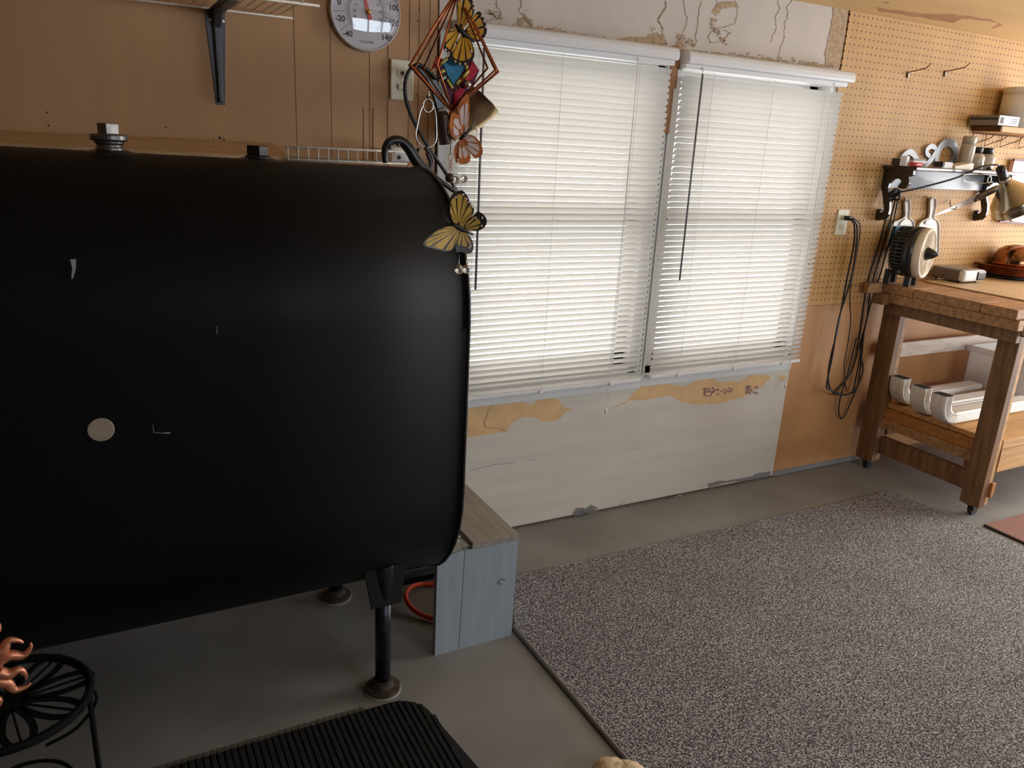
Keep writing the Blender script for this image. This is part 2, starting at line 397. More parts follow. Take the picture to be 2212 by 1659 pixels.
panel('mullion_panel', 'trim_white', 1.915, 1.965, WZ0-0.02, WZ1+0.005, -0.001)
panel('skirting_strip', 'grey_scuff', 2.806, 3.6, 0.004, 0.03, -0.001)
# thin vertical score lines in the brown hardboard
for px in (640, 716, 838, 903, 925):
    x = W(px, 250).x
    MB().box((x-0.0009, -0.0006, 1.1), (x+0.0009, 0.0008, CEIL0-0.01)).build('score_line', 'score', wall)
for px, z1_ in ((785, 1.56), (806, 1.56)):
    x = W(px, 250).x
    MB().box((x-0.0014, -0.0008, 1.2), (x+0.0014, 0.0008, z1_)).build('score_line', 'score', wall)
for px, py, r in ((102, 243, 2.4), (105, 271, 2.4), (358, 275, 2.3), (380, 288, 1), (476, 258, 1), (905, 20, 2), (902, 45, 2), (486, 120, 1.5), (462, 300, 2), (475, 298, 4), (484, 301, 3), (900, 205, 2)):
    p = W(px, py, -0.0004); MB().lathe(p+V(0, 0.002, 0), (0, -1, 0), [(r*0.0013, 0), (r*0.0011, 0.0022)], 8).build('nail_hole', 'dark_hole', wall)

for px, py, r_ in ((1432, 1163, 2.2), (1500, 1112, 3), (1690, 1078, 4), (1186, 1124, 5), (1145, 1150, 4), (940, 1460, 2), (955, 1458, 2.5), (762, 1470, 1.6)):
    p = F(px, py, 0.0); MB().prism([p+V(r_*0.0022*math.cos(t)*random.uniform(0.5, 1.3), r_*0.0022*math.sin(t)*random.uniform(0.5, 1.3), 0) for t in [2*math.pi*k/9 for k in range(9)]], (0, 0, 0.0006)).build('paint_fleck', 'white_putty', floor)
# other walls of the room (out of view), with the door and window openings the daylight comes through
struct(MB().box((XL-0.12, YF, 0), (XL, 0.12, ceil_z(YF))).build('wall_left', 'wall', origin=(0, 0, 0)), 'left side wall of brown hardboard', 'wall')
wr = MB()
for (y0, y1, z0, z1) in [(YF, -2.33, 0, ceil_z(YF)), (-0.27, 0.12, 0, 2.06), (-2.33, -0.27, 2.10, ceil_z(YF)), (-2.33, -0.27, 0, 0.1)]: wr.box((XR, y0, z0), (XR+0.12, y1, z1))
struct(wr.build('wall_right', 'wall', origin=(0, 0, 0)), 'right side wall with a wide open doorway', 'wall')
wf = MB()
for (x0, x1, z0, z1) in [(XL, 1.38, 0, ceil_z(YF)), (4.32, XR, 0, ceil_z(YF)), (1.38, 4.32, 0, 1.42), (1.38, 4.32, 2.08, ceil_z(YF)), (2.30, 2.40, 1.42, 2.08), (3.30, 3.40, 1.42, 2.08)]:
    wf.box((x0, YF-0.12, z0), (x1, YF, z1))
struct(wf.build('wall_front', 'wall', origin=(0, 0, 0)), 'wall behind the viewer with three windows', 'wall')

# outside the back windows: sunlit ground and the eave
struct(MB().box((-14, 0.2, -0.5), (20, 26, -0.3)).build('ground_outside', 'outside', origin=(0, 0, -0.3)), 'pale sunlit ground outside the windows', 'ground')
struct(MB().box((-2, 0.13, 2.02), (6.4, 0.75, 2.10)).build('roof_eave', 'soffit', origin=(0, 0, 2.02)), 'tan roof eave outside above the windows', 'roof')

# ------------------------------------------------------------------ wall patches, stains and scuffs
def jag(pts, amp, sub=4, closed=True):
    out = []; m = len(pts)
    for i in range(m if closed else m-1):
        a = pts[i]; b = pts[(i+1) % m]
        for k in range(sub):
            t = k/sub; j = 0 if k == 0 and amp < 0.5 else amp
            out.append((a[0]+(b[0]-a[0])*t+random.uniform(-j, j), a[1]+(b[1]-a[1])*t+random.uniform(-j, j)))
    if not closed: out.append(pts[-1])
    return out
def zc(x0, y0, s): return lambda pts: [(x0+x/s, y0+y/s) for x, y in pts]
def patch(name, pts, m, amp=1.0, y=-0.0022, th=0.0006, sub=4):
    return MB().prism([W(x, z, y-th) for x, z in jag(pts, amp, sub)], (0, th, 0)).build(name, m, wall)
z4 = zc(1000, 700, 3.686); z5 = zc(1300, 600, 3.318); z2 = zc(940, 0, 4.096); z3 = zc(1400, 0, 4.424)
patch('bare_patch', z4([(40, 650), (240, 620), (440, 600), (480, 610), (490, 640), (560, 635), (600, 570), (660, 565), (740, 590), (775, 620), (790, 660), (890, 680), (820, 700), (770, 755), (720, 775), (640, 775), (560, 740), (480, 740), (400, 780), (350, 855), (240, 870), (40, 905)]), 'bare', 1.2)
patch('bare_patch', z5([(60, 940), (180, 880), (260, 800), (330, 760), (420, 755), (500, 765), (590, 785), (680, 745), (790, 715), (850, 745), (990, 745), (1060, 700), (1180, 695), (1215, 715), (1190, 745), (1120, 790), (1020, 850), (900, 885), (760, 910), (620, 900), (550, 880), (470, 840), (400, 860), (310, 880), (200, 880), (120, 920)]), 'bare', 1.2)
patch('bare_patch', z5([(1262, 705), (1318, 700), (1318, 735), (1270, 738)]), 'bare', 1.0)
def scuffs(x0, y0, x1, y1, n, m, tri=None):
    b = MB()
    for i in range(n):
        x = random.uniform(x0, x1); y = random.uniform(y0, y1)
        if tri and y > y1-(x-x0)/(x1-x0)*(y1-y0)*tri: continue
        l = random.uniform(2, 6); w = random.uniform(0.8, 1.8); a = random.uniform(-0.9, 0.2)
        c, s_ = math.cos(a), math.sin(a)
        b.prism([W(x+dx*c-dy*s_, y+dx*s_+dy*c, -0.0036) for dx, dy in ((-l, 0), (0, -w), (l, 0), (0, w))], (0, 0.0006, 0))
    o = b.build('scuff_marks', m, wall); o['kind'] = 'stuff'; return o
scuffs(1520, 838, 1582, 860, 75, 'mauve_scuff', 0.6); scuffs(1610, 834, 1637, 851, 34, 'mauve_scuff')
scuffs(1240, 1098, 1290, 1112, 60, 'grey_scuff')
patch('scuff_patch', [(x, y-7) for x, y in z5([(757, 1500), (830, 1480), (900, 1478), (1000, 1460), (1060, 1450), (1130, 1420), (1213, 1412), (1205, 1445), (1100, 1465), (1010, 1480), (900, 1490), (800, 1515), (765, 1528)])], 'grey_scuff', 0.8)
patch('scuff_patch', z5([(515, 1570), (560, 1550), (585, 1553), (560, 1570), (500, 1592), (480, 1597)]), 'grey_scuff', 0.6)
patch('scuff_patch', z4([(870, 1510), (900, 1490), (980, 1465), (1020, 1440), (1075, 1465), (1030, 1490), (960, 1510), (900, 1530)]), 'grey_scuff', 1.2)
for a in ([(1215, 1465), (1250, 1440), (1305, 1415)], [(690, 1595), (730, 1570)], [(525, 1085), (580, 1077)], [(60, 1165), (250, 1120), (420, 1105)], [(1370, 995), (1405, 995)], [(1620, 1415), (1690, 1380)]):
    q = z4(a); MB().stroke([W(x, y, -0.003) for x, y in q], 0.0016, (0, 0.0008, 0)).build('scratch', 'grey_scuff', wall)
q = z4([(235, 620), (225, 670), (190, 700), (200, 730), (170, 770), (175, 820), (240, 830), (310, 832), (345, 858)])
MB().stroke([W(x, y, -0.0036) for x, y in jag(q, 1.0, 4, False)], 0.0016, (0, 0.0006, 0)).build('crack', 'brown_stain', wall)
# water runs over the upper panel
runs = [z2(r) for r in ([(540, 0), (545, 60), (580, 110), (575, 150), (500, 175), (450, 180)], [(760, 0), (765, 40), (745, 110), (790, 150), (800, 165)], [(2045, 0), (2040, 60), (1990, 150), (1975, 200), (2010, 260), (2020, 330)])] + \
       [z3(r) for r in ([(170, 0), (170, 90), (120, 150), (90, 190), (130, 240), (145, 280)], [(345, 0), (350, 80), (375, 180), (370, 240), (330, 300), (320, 360)], [(515, 0), (490, 90), (475, 180), (470, 290), (450, 350), (470, 400), (430, 450)],
                        [(860, 40), (855, 150), (820, 230), (720, 260), (640, 280), (570, 350), (600, 410), (720, 400), (760, 340), (790, 310), (720, 290)], [(1240, 0), (1260, 80), (1215, 170), (1225, 280), (1190, 340), (1180, 400)],
                        [(1385, 0), (1330, 70), (1330, 180), (1300, 240), (1305, 350), (1285, 420), (1240, 560)], [(660, 0), (650, 100), (690, 130)], [(1770, 60), (1750, 260), (1710, 420), (1690, 520), (1700, 610)])]
for r in runs:
    p = jag(r, 2.2, 7, False)
    MB().stroke([W(x, y, -0.0032) for x, y in p], [random.uniform(0.0005, 0.0026) for _ in p], (0, 0.0008, 0)).build('water_run', 'brown_stain', wall)
for pts in (z2([(440, 190), (560, 215), (600, 250), (560, 232), (460, 225)]), z2([(730, 160), (770, 165), (775, 240), (900, 245), (1000, 262), (1150, 275), (1230, 320), (1120, 300), (960, 290), (800, 262), (745, 250)]),
            z2([(1600, 350), (1700, 325), (1800, 330), (1900, 330), (2000, 330), (2035, 400), (2000, 420), (1900, 400), (1800, 370), (1690, 380)]), z3([(0, 330), (60, 320), (160, 330), (165, 430), (60, 430), (0, 400)]),
            z3([(270, 400), (300, 380), (345, 420), (345, 480), (265, 475)]), z3([(590, 500), (690, 500), (800, 545), (1000, 555), (1180, 570), (1300, 600), (1580, 610), (1690, 620), (1680, 665), (1560, 645), (1300, 615), (1000, 585), (800, 565), (600, 525)]),
            z3([(610, 110), (690, 20), (840, 10), (860, 70), (710, 80), (650, 150)]), z3([(595, 165), (660, 185), (655, 212), (610, 205)])):
    patch('water_stain', pts, 'tan_stain', 1.0, -0.0024-random.uniform(0, 0.0009), 0.0006, 4)
patch('water_stain', z3([(1775, 60), (1920, 90), (1850, 560), (1820, 660), (1700, 640), (1690, 500), (1740, 330)]), 'tan_stain', 1.5, -0.0022, 0.0005, 5)
def flecks(line, n, spread, m):
    b = MB()
    for i in range(n):
        t = random.random()*(len(line)-1); k = min(int(t), len(line)-2); f_ = t-k
        x = line[k][0]+(line[k+1][0]-line[k][0])*f_+random.uniform(-2, 2); y = line[k][1]+(line[k+1][1]-line[k][1])*f_-abs(random.gauss(0, spread))
        l = random.uniform(0.8, 4.5); w = random.uniform(0.6, 1.8)
        b.prism([W(x+l*math.cos(a)*random.uniform(0.6, 1), y+w*math.sin(a), -0.0034) for a in (0, 1.05, 2.1, 3.14, 4.2, 5.2)], (0, 0.0006, 0))
    b.build('water_stain', m, wall)['kind'] = 'stuff'
top_edge = [(1045, 56), (1120, 62), (1180, 66), (1230, 76), (1330, 92), (1440, 106), (1540, 119), (1640, 128), (1740, 139), (1800, 148)]
flecks(top_edge, 420, 4.5, 'tan_stain'); flecks(top_edge, 160, 3.0, 'brown_stain')
for ln in ([(1130, 40), (1150, 62)], [(1405, 75), (1440, 98)], [(1462, 82), (1500, 104)], [(1535, 60), (1570, 100)], [(1050, 30), (1085, 46)]): flecks(ln, 70, 8, 'tan_stain')
# ceiling stains
for pts in (((1890, 15), (1930, 22), (1990, 28), (2060, 30), (2140, 42), (2165, 55), (2140, 62), (2160, 50), (2080, 40), (2060, 50), (2000, 40), (1950, 32), (1900, 26)), ((1905, 4), (1922, 5), (1915, 9))):
    def cz(px, py):
        d = ray(px, py); n = V(0, 0.125, 1); t = (V(0, 0, CEIL0-0.0006)-CAM).dot(n)/d.dot(n); return CAM+d*t
    MB().prism([cz(x, y) for x, y in jag(list(pts), 1.5, 4)], (0, 0, 0.0005)).build('brown_stain', mat('ceiling_stain', S(178, 132, 92), 0.8, var=0.15, vscale=20), ceil)

# ------------------------------------------------------------------ windows
def make_window(n, x0, x1):
    w = bpy.data.objects.new('window_%d' % n, None); COL.objects.link(w); w.location = (x0, 0, WZ0); struct(w)
    w['label'] = ['white framed sash window behind the blind next to the black tank', 'white framed sash window behind the blind next to the pegboard'][n-1]; w['category'] = 'window'
    fr = MB(); y0, y1 = 0.003, 0.11
    for (a, b, c, d) in [(x0-0.01, x0+0.03, WZ0, WZ1), (x1-0.03, x1+0.01, WZ0, WZ1), (x0, x1, WZ1-0.03, WZ1), (x0, x1, WZ0-0.005, WZ0+0.03)]: fr.box((a, y0, c), (b, y1, d))
    fr.build('frame', 'trim_white', w)
    for (z0, z1, yy) in [(WZ0+0.03, 1.235, 0.06), (1.205, WZ1-0.03, 0.085)]:
        s = MB()
        for (a, b, c, d) in [(x0+0.03, x0+0.075, z0, z1), (x1-0.075, x1-0.03, z0, z1), (x0+0.03, x1-0.03, z0, z0+0.055), (x0+0.03, x1-0.03, z1-0.035, z1)]: s.box((a, yy-0.012, c), (b, yy+0.012, d))
        so = s.build('sash', 'trim_white', w)
        MB().box((x0+0.07, yy-0.002, z0+0.05), (x1-0.07, yy+0.002, z1-0.03)).build('pane', 'pane', so)
    return w
for n, (a, b) in enumerate(WX): make_window(n+1, a, b)
t = MB().box((1.02, -0.014, WZ0-0.034), (1.945, 0.03, WZ0-0.004)).box((1.02, -0.009, WZ0-0.06), (1.945, 0.0, WZ0-0.034)).build('trim_1', 'trim_white', bevel=0.003); struct(t, 'white sill strip under the window beside the tank', 'trim')
t = MB().box((1.945, -0.013, WZ0-0.030), (2.803, 0.03, WZ0-0.002)).box((1.945, -0.008, WZ0-0.056), (2.803, 0.0, WZ0-0.03)).build('trim_2', 'trim_white', bevel=0.003); struct(t, 'white sill strip under the window beside the pegboard', 'trim')
t = MB().box((1.022, -0.010, WZ0-0.06), (1.052, 0.0, WZ1+0.005)).build('trim_3', 'trim_white', bevel=0.002); struct(t, 'white upright strip between brown hardboard and left window', 'trim')
# tracks between the windows and the brown wooden strip
m1 = MB()
for dx in (0.0, 0.013, 0.030): m1.box((1.918+dx, -0.012, WZ0-0.01), (1.918+dx+0.008, 0.0, WZ1))
t = m1.build('trim_4', 'trim_white', bevel=0.001); struct(t, 'white ribbed track between the two windows', 'trim')
t = MB().box((1.925, -0.022, W(1432, 288).z), (1.948, -0.012, 1.845)).box((1.948, -0.018, 1.70), (1.962, -0.012, 1.80)).build('trim_5', 'trim_wood', bevel=0.003); struct(t, 'brown wooden strip at the top between the two blinds', 'trim')

# ------------------------------------------------------------------ blinds
PITCH_S, SLAT_W, TILT = 0.0215, 0.0255, math.radians(56)
def make_blind(label, x0, x1, zb, zt, wand_x, cord_x, ladder, wand_z):
    y = -0.036; L = x1-x0; xc = (x0+x1)/2
    root = thing('venetian_blind', (xc, y, zb), label, 'blind')
    # valance: rounded white channel
    prof = [(-0.030, 0.0), (-0.034, 0.010), (-0.033, 0.026), (-0.027, 0.038), (-0.014, 0.044), (0.030, 0.044), (0.030, 0.0)]
    v = MB(); v.prism([V(x0+0.004, y+a, zt-0.004+b) for a, b in prof], (L+0.004 if x0 < 1.5 else L+0.022, 0, 0)); v.build('valance', 'white_plastic', root, bevel=0.003)
    MB().box((x0, y-0.020, zt-0.022), (x1, y+0.018, zt-0.004)).build('headrail', 'white_plastic', root, bevel=0.002)
    n = int((zt-0.03-zb-0.012)/PITCH_S)
    # one slat, slightly crowned, with rounded ends
    sec = [(-0.5, 0), (-0.25, 0.0016), (0.0, 0.0022), (0.25, 0.0016), (0.5, 0)]
    st = [(-L/2, 0.45), (-L/2+0.003, 0.82), (-L/2+0.008, 1), (L/2-0.008, 1), (L/2-0.003, 0.82), (L/2, 0.45)]
    vs = []; fs = []
    for (sx, k) in st:
        for (u, h) in sec:
            a = u*SLAT_W*k
            # room edge high, outer edge low
            vs.append(V(sx, a*math.cos(TILT)-h*math.sin(TILT), -a*math.sin(TILT)-h*math.cos(TILT)))
    for i in range(len(st)-1):
        for j in range(4): fs.append((i*5+j, i*5+j+1, (i+1)*5+j+1, (i+1)*5+j))
    me = bpy.data.meshes.new('slat'); me.from_pydata(vs, [], fs); me.materials.append(M['slat']); me.polygons.foreach_set('use_smooth', [True]*len(fs))
    for i in range(n):
        o = bpy.data.objects.new('slat', me); COL.objects.link(o); o.parent = root
        o.location = (random.uniform(-0.002, 0.002), 0, 0.024+i*PITCH_S)
        o.rotation_euler = (random.uniform(-0.05, 0.05), random.uniform(-0.0012, 0.0012), 0)
    br = MB().box((x0, y-0.012, zb-0.004), (x1, y+0.012, zb+0.010)).build('bottom_rail', 'white_plastic', root, bevel=0.003)
    for lx in ladder:
        x = x0+lx*L
        c = MB()
        for dy in (-0.0125, 0.0125): c.tube([V(x, y+dy, zb), V(x, y+dy, zt-0.02)], 0.0007, 5)
        c.build('ladder_cord', 'cord_white', root)
        MB().box((x-0.010, y-0.016, zb-0.007), (x+0.010, y+0.0, zb+0.006)).build('cord_button', 'white_plastic', br, bevel=0.002)
    # wand
    MB().tube([V(wand_x, y-0.026, zt-0.035), V(wand_x+0.001, y-0.028, wand_z)], 0.0042, 6).build('tilt_wand', 'grey_plastic', root)
    MB().tube([V(wand_x, y-0.020, zt-0.012), V(wand_x, y-0.026, zt-0.026), V(wand_x, y-0.026, zt-0.036)], 0.0018, 6).build('wand_hook', 'chrome', root)
    # lift cords with tassels
    for k, dx in enumerate((-0.004, 0.006)):
        ze = zb-0.09-0.006*k
        c = MB().tube(cr([V(cord_x, y-0.022, zt-0.01), V(cord_x+dx*0.4, y-0.024, (zt+zb)/2), V(cord_x+dx, y-0.024, zb), V(cord_x+dx*0.4, y-0.020, ze)], 4), 0.0011, 5).build('lift_cord', 'cord_white', root)
        MB().lathe(V(cord_x+dx*0.4, y-0.020, ze-0.022), (0, 0, 1), [(0.004, 0), (0.0045, 0.006), (0.0015, 0.024)], 8).build('tassel', 'white_plastic', c)
    return root
zb = WZ0-0.012
make_blind('white venetian blind beside the black tank, the nearer of two', 1.055, 1.912, zb, 1.795, W(1036, 350, -0.06).x, W(1350, 450, -0.06).x, (0.10, 0.46, 0.83), W(1029, 625, -0.06).z)
make_blind('white venetian blind next to the pegboard, the farther of two', 1.962, 2.812, zb+0.006, 1.790, W(1492, 380, -0.06).x, W(1760, 450, -0.06).x, (0.17, 0.53, 0.87), W(1466, 605, -0.06).z)

# ------------------------------------------------------------------ oil tank
TX0, TX1, TYC, TR, TZB = -0.745, 0.790, -0.456, 0.343, 0.607
def tzt(x): return 1.0675-0.0155*(x-0.3)
def obround(x, k=1.0, n=20):
    zt = tzt(x); pts = []
    for i in range(n+1):
        a = math.pi*i/n; pts.append(V(x, TYC-TR*k*math.cos(a), zt+TR*k*math.sin(a)))
    for i in range(n+1):
        a = math.pi+math.pi*i/n; pts.append(V(x, TYC-TR*k*math.cos(a), TZB+TR*k*math.sin(a)))
    return pts
tank = thing('oil_tank', (0.02, TYC, 0), 'large black oil tank standing on pipe legs below the wall shelf', 'tank')
b = MB(); rings = [obround(TX0-0.03, 0.80), obround(TX0-0.02, 0.93), obround(TX0, 1), obround(-0.2), obround(0.3), obround(TX1, 1), obround(TX1+0.001, 0.985), obround(TX1-0.006, 0.80)]
n = len(rings[0]); vs = [p for r in rings for p in r]; fs = []
for i in range(len(rings)-1): fs += [(i*n+k, i*n+(k+1) % n, (i+1)*n+(k+1) % n, (i+1)*n+k) for k in range(n)]
fs += [tuple(range(n)), tuple((len(rings)-1)*n+k for k in reversed(range(n)))]
b.add(vs, fs, True); b.build('shell', 'black_paint', tank)
MB().tube(obround(TX1-0.004, 1.002), 0.0045, 6, closed=True).build('weld_rim', 'black_weld', tank)
for x, y in ((0.605, -0.706), (0.612, -0.206), (-0.56, -0.706), (-0.56, -0.206)):
    lg = MB().cyl((x, y, 0.03), (x, y, 0.33), 0.0215, n=20).build('leg', 'dark_pipe', tank)
    MB().lathe((x, y, 0.006), (0, 0, 1), [(0.048, 0), (0.048, 0.007), (0.030, 0.010), (0.028, 0.020), (0.026, 0.021), (0.026, 0.030), (0.0215, 0.031)], 28, False).build('flange', 'rusty_flange', lg)
    MB().lathe((x, y, 0), (0, 0, 1), [(0.051, 0), (0.051, 0.005), (0.046, 0.0065)], 28, False).build('pad', 'white_putty', lg)
    bl = MB()
    for k in range(4):
        a = math.pi/4+k*math.pi/2; bl.cyl((x+0.038*math.cos(a), y+0.038*math.sin(a), 0.012), (x+0.038*math.cos(a), y+0.038*math.sin(a), 0.0145), 0.005, n=8)
    bl.build('bolt_hole', 'dark_inside', lg)
    sg = -1 if y < TYC else 1
    br = MB().cyl((x, y, 0.292), (x, y, 0.40), 0.028, 0.030, n=20)
    br.prism([V(x-0.042, y+0.03*sg, 0.285), V(x+0.042, y+0.03*sg, 0.285), V(x+0.058, y+0.015*sg, 0.40), V(x-0.058, y+0.015*sg, 0.40)], (0, -0.006*sg, 0))
    br.build('leg_socket', 'black_metal', tank, bevel=0.002)
    MB().lathe((x, y, 0.280), (0, 0, 1), [(0.0215, 0), (0.027, 0.003), (0.027, 0.013)], 20).build('socket_ring', 'galv', tank)
# bungs on top
def bung(x, steel):
    zt = tzt(x)+TR
    k = MB().lathe((x, TYC, zt-0.012), (0, 0, 1), [(0.070, 0), (0.064, 0.008), (0.044, 0.013), (0.034, 0.016)], 32).build('bung_boss', 'black_metal', tank)
    if steel:
        b = MB().lathe((x, TYC, zt), (0, 0, 1), [(0.029, 0), (0.029, 0.009), (0.026, 0.010), (0.026, 0.015), (0.030, 0.018), (0.030, 0.022), (0.036, 0.023), (0.038, 0.025), (0.038, 0.035), (0.036, 0.037), (0.018, 0.038)], 36, False)
        b.box((-0.0155, -0.0155, 0.037), (0.0155, 0.0155, 0.060), Matrix.Translation(V(x, TYC, zt)) @ Matrix.Rotation(0.6, 4, 'Z'))
        b.build('steel_bung', 'galv', k, bevel=0.002)
    else:
        b = MB().lathe((x, TYC, zt), (0, 0, 1), [(0.030, 0), (0.030, 0.008), (0.027, 0.009)], 32)
        b.box((-0.018, -0.018, 0.008), (0.018, 0.018, 0.032), Matrix.Translation(V(x, TYC, zt)) @ Matrix.Rotation(0.75, 4, 'Z'))
        b.build('black_bung', 'black_metal', k, bevel=0.002)
bung(W(237, 318, TYC).x, True); bung(W(557, 340, TYC).x, False)
p = W(218, 928, TYC-TR); MB().lathe(p+V(0, 0.001, 0), (0, -1, 0), [(0.0245, 0), (0.0245, 0.003), (0.023, 0.0038)], 28).build('round_disc', 'beige', tank)['label'] = 'round beige disc on the tank side'
def mark(pts, w):
    y = TYC-TR-0.0006
    MB().stroke([W(x, z, y) for x, z in pts], w, (0, 0.0008, 0)).build('scratch', 'scratch', tank)
mark([(158, 560), (160, 580), (156, 602)], [0.010, 0.006, 0.003]); mark([(330, 918), (332, 934), (350, 936), (368, 935)], [0.001, 0.001, 0.0012, 0.004]); mark([(469, 706), (469, 722)], 0.0012)

# ------------------------------------------------------------------ shelves on the left wall
def wire_shelf(label, x0, x1, z, depth, lip, step=0.026, lipstep=3):
    root = thing('wire_shelf', ((x0+x1)/2, -depth, z), label, 'shelf')
    r = 0.0032
    for (y, zz, nm) in ((-0.006, z, 'back_rod'), (-depth, z, 'front_rod'), (-depth, z+lip, 'lip_rod')):
        MB().tube([V(x0, y, zz), V(x1, y, zz)], r, 8).build(nm, 'wire_white', root)
    n = int((x1-x0)/step); w = MB().tube([V(0, -0.006, z+0.003), V(0, -depth, z+0.003)], 0.0015, 6).build('cross_wire', 'wire_white', root)
    w.location.x = x0+0.006-wloc(root).x+wloc(root).x*0
    lw = MB().tube([V(0, -depth-0.002, z), V(0, -depth-0.002, z+lip)], 0.0017, 6).build('lip_wire', 'wire_white', root)
    # meshes were centred on the shelf origin: place first and copies along x
    w.location.x = x0+0.006; lw.location.x = x0+0.006
    for i in range(1, n):
        link_copy(w, root, (x0+0.006+i*step, 0, 0))
        if i % lipstep == 0 or lipstep == 1: link_copy(lw, root, (x0+0.006+i*step, 0, 0))
    for o in root.children:
        pass
    return root
us = wire_shelf('white wire shelf high on the brown wall above grey bracket', -0.45, W(690, 16, -0.3).x, 1.786, 0.30, 0.030, 0.0255, 1)
xl0 = W(632, 316, -0.16).x
ls = wire_shelf('short white wire shelf just behind the tank top', xl0-0.02, W(880, 340, -0.16).x, 1.402, 0.16, 0.034, 0.0285, 1)
# small wall box on the wire shelf
wbx = MB().box((W(838, 335, -0.1).x, -0.13, 1.406), (W(882, 335, -0.1).x, -0.06, 1.448)).build('white_box', 'white_plastic', bevel=0.003)
tag(wbx, 'small white box with a dark mark standing on the short wire shelf', 'box')
p = W(862, 340, -0.13); MB().lathe(p, (0, -1, 0), [(0.006, 0), (0.006, 0.0008)], 12).build('dark_mark', 'ink', wbx)
# plank lying behind the tank
pa, pb = W(-40, 279, -0.004), W(590, 308, -0.004)
fa, fb = W(-40, 304, -0.13), W(625, 340, -0.13)
pk = MB().prism([pa, pb, fb, V(fa.x-0.3, fa.y, fa.z), V(pa.x-0.3, pa.y, pa.z)], (0, 0, -0.012)).build('plank', 'plank', bevel=0.001)
tag(pk, 'long raw wooden plank lying along the wall behind the tank', 'plank')
# grey bracket
bx = W(471, 120).x
bk = thing('shelf_bracket', (bx, 0, 1.54), 'grey steel bracket holding up the upper wire shelf', 'bracket')
zb0, zb1 = W(472, 226).z, 1.782
MB().prism([V(bx-0.012, -0.003, zb0), V(bx+0.012, -0.003, zb0), V(bx+0.024, -0.003, zb1-0.03), V(bx+0.024, -0.003, zb1), V(bx-0.028, -0.003, zb1), V(bx-0.028, -0.003, zb1-0.03)], (0, 0.003, 0)).build('back_plate', 'bracket', bk, bevel=0.001)
MB().prism([V(bx-0.006, -0.003, zb0+0.006), V(bx+0.006, -0.003, zb0+0.006), V(bx+0.010, -0.003, zb1-0.02), V(bx-0.010, -0.003, zb1-0.02)], (0, -0.014, 0)).build('upright_ridge', 'bracket', bk, bevel=0.003)
MB().prism([V(bx-0.010, -0.01, zb1-0.05), V(bx-0.010, -0.05, zb1-0.012), V(bx-0.010, -0.24, zb1-0.004), V(bx-0.010, -0.24, zb1), V(bx-0.010, -0.004, zb1)], (0.020, 0, 0)).build('arm', 'bracket', bk, bevel=0.002)
MB().box((bx-0.022, -0.245, zb1-0.002), (bx+0.022, -0.004, zb1+0.0005)).build('arm_plate', 'bracket', bk)
for px, py in ((454, 43), (481, 46)): MB().lathe(W(px, py, -0.003), (0, -1, 0), [(0.0055, 0), (0.005, 0.003), (0.002, 0.004)], 12).build('rivet', 'rivet', bk)

# ------------------------------------------------------------------ thermometer
tc_ = W(793, 25, -0.03); TRAD = 0.108
th = thing('wall_thermometer', (tc_.x, 0, tc_.z-TRAD), 'round white wall thermometer with red needle above the outlet', 'thermometer')
C0 = V(tc_.x, 0, tc_.z)
MB().lathe(C0, (0, -1, 0), [(TRAD, 0.0), (TRAD, 0.016), (TRAD*0.985, 0.022), (TRAD*0.95, 0.022), (TRAD*0.945, 0.019), (TRAD*0.3, 0.019)], 64).build('case', 'clear_rim', th)
dial = MB().lathe(C0+V(0, -0.0185, 0), (0, -1, 0), [(TRAD*0.945, 0), (TRAD*0.945, 0.001)], 64).build('dial', 'dial', th)
yd = -0.0197
def pol(a, r): a = math.radians(a); return C0+V(math.sin(a)*r*TRAD, yd, math.cos(a)*r*TRAD)
tk = MB(); tl = MB()
for fdeg in range(-40, 142, 2):
    a = (fdeg-49)*1.6; big = fdeg % 10 == 0
    tk.stroke([pol(a, 0.51), pol(a, 0.64 if big else 0.585)], 0.0009, (0, 0.0004, 0))
    if fdeg % 20 == 10: tl.stroke([pol(a, 0.53), pol(a, 0.93)], 0.0010, (0, 0.0004, 0))
tk.build('tick_marks', 'ink_light', dial); tl.build('long_marks', 'ink', dial)
MB().stroke([pol(a, 0.50) for a in range(-145, 150, 5)], 0.0016, (0, 0.0004, 0)).build('scale_ring', 'ink_light', dial)
MB().stroke([pol(a, 0.47) for a in range(-145, 150, 5)], 0.0010, (0, 0.0004, 0)).build('scale_ring', 'ink_light', dial)
def text(name, s, px, py, size, m, parent, y=-0.0199, bold=0.0):
    cu = bpy.data.curves.new(name, 'FONT'); cu.body = s; cu.size = size; cu.align_x = 'CENTER'; cu.align_y = 'CENTER'; cu.extrude = 0.0002; cu.offset = bold
    tmp = bpy.data.objects.new(name, cu); COL.objects.link(tmp); dg = bpy.context.evaluated_depsgraph_get()
    me = bpy.data.meshes.new_from_object(tmp.evaluated_get(dg)); bpy.data.objects.remove(tmp)
    me.materials.clear(); me.materials.append(M[m]); o = bpy.data.objects.new(name, me); COL.objects.link(o); o.parent = parent
    o.location = W(px, py, y)-wloc(parent); o.rotation_euler = (math.pi/2, 0, 0); return o
for s, px, py in (('100', 851, 17), ('120', 851, 51), ('140', 835, 82), ('0', 733, 4), ('-20', 735, 40), ('-40', 751, 73)): text('numeral', s, px, py, 0.022, 'ink', dial, bold=0.0004)
for s, px, py in (('-10', 768, 10), ('-20', 765, 23), ('-30', 766, 35), ('30', 816, 11), ('40', 822, 26), ('50', 821, 42)): text('numeral', s, px, py, 0.010, 'ink_light', dial)
text('maker_name', 'ACURITE', 793, 91, 0.010, 'ink_light', dial)
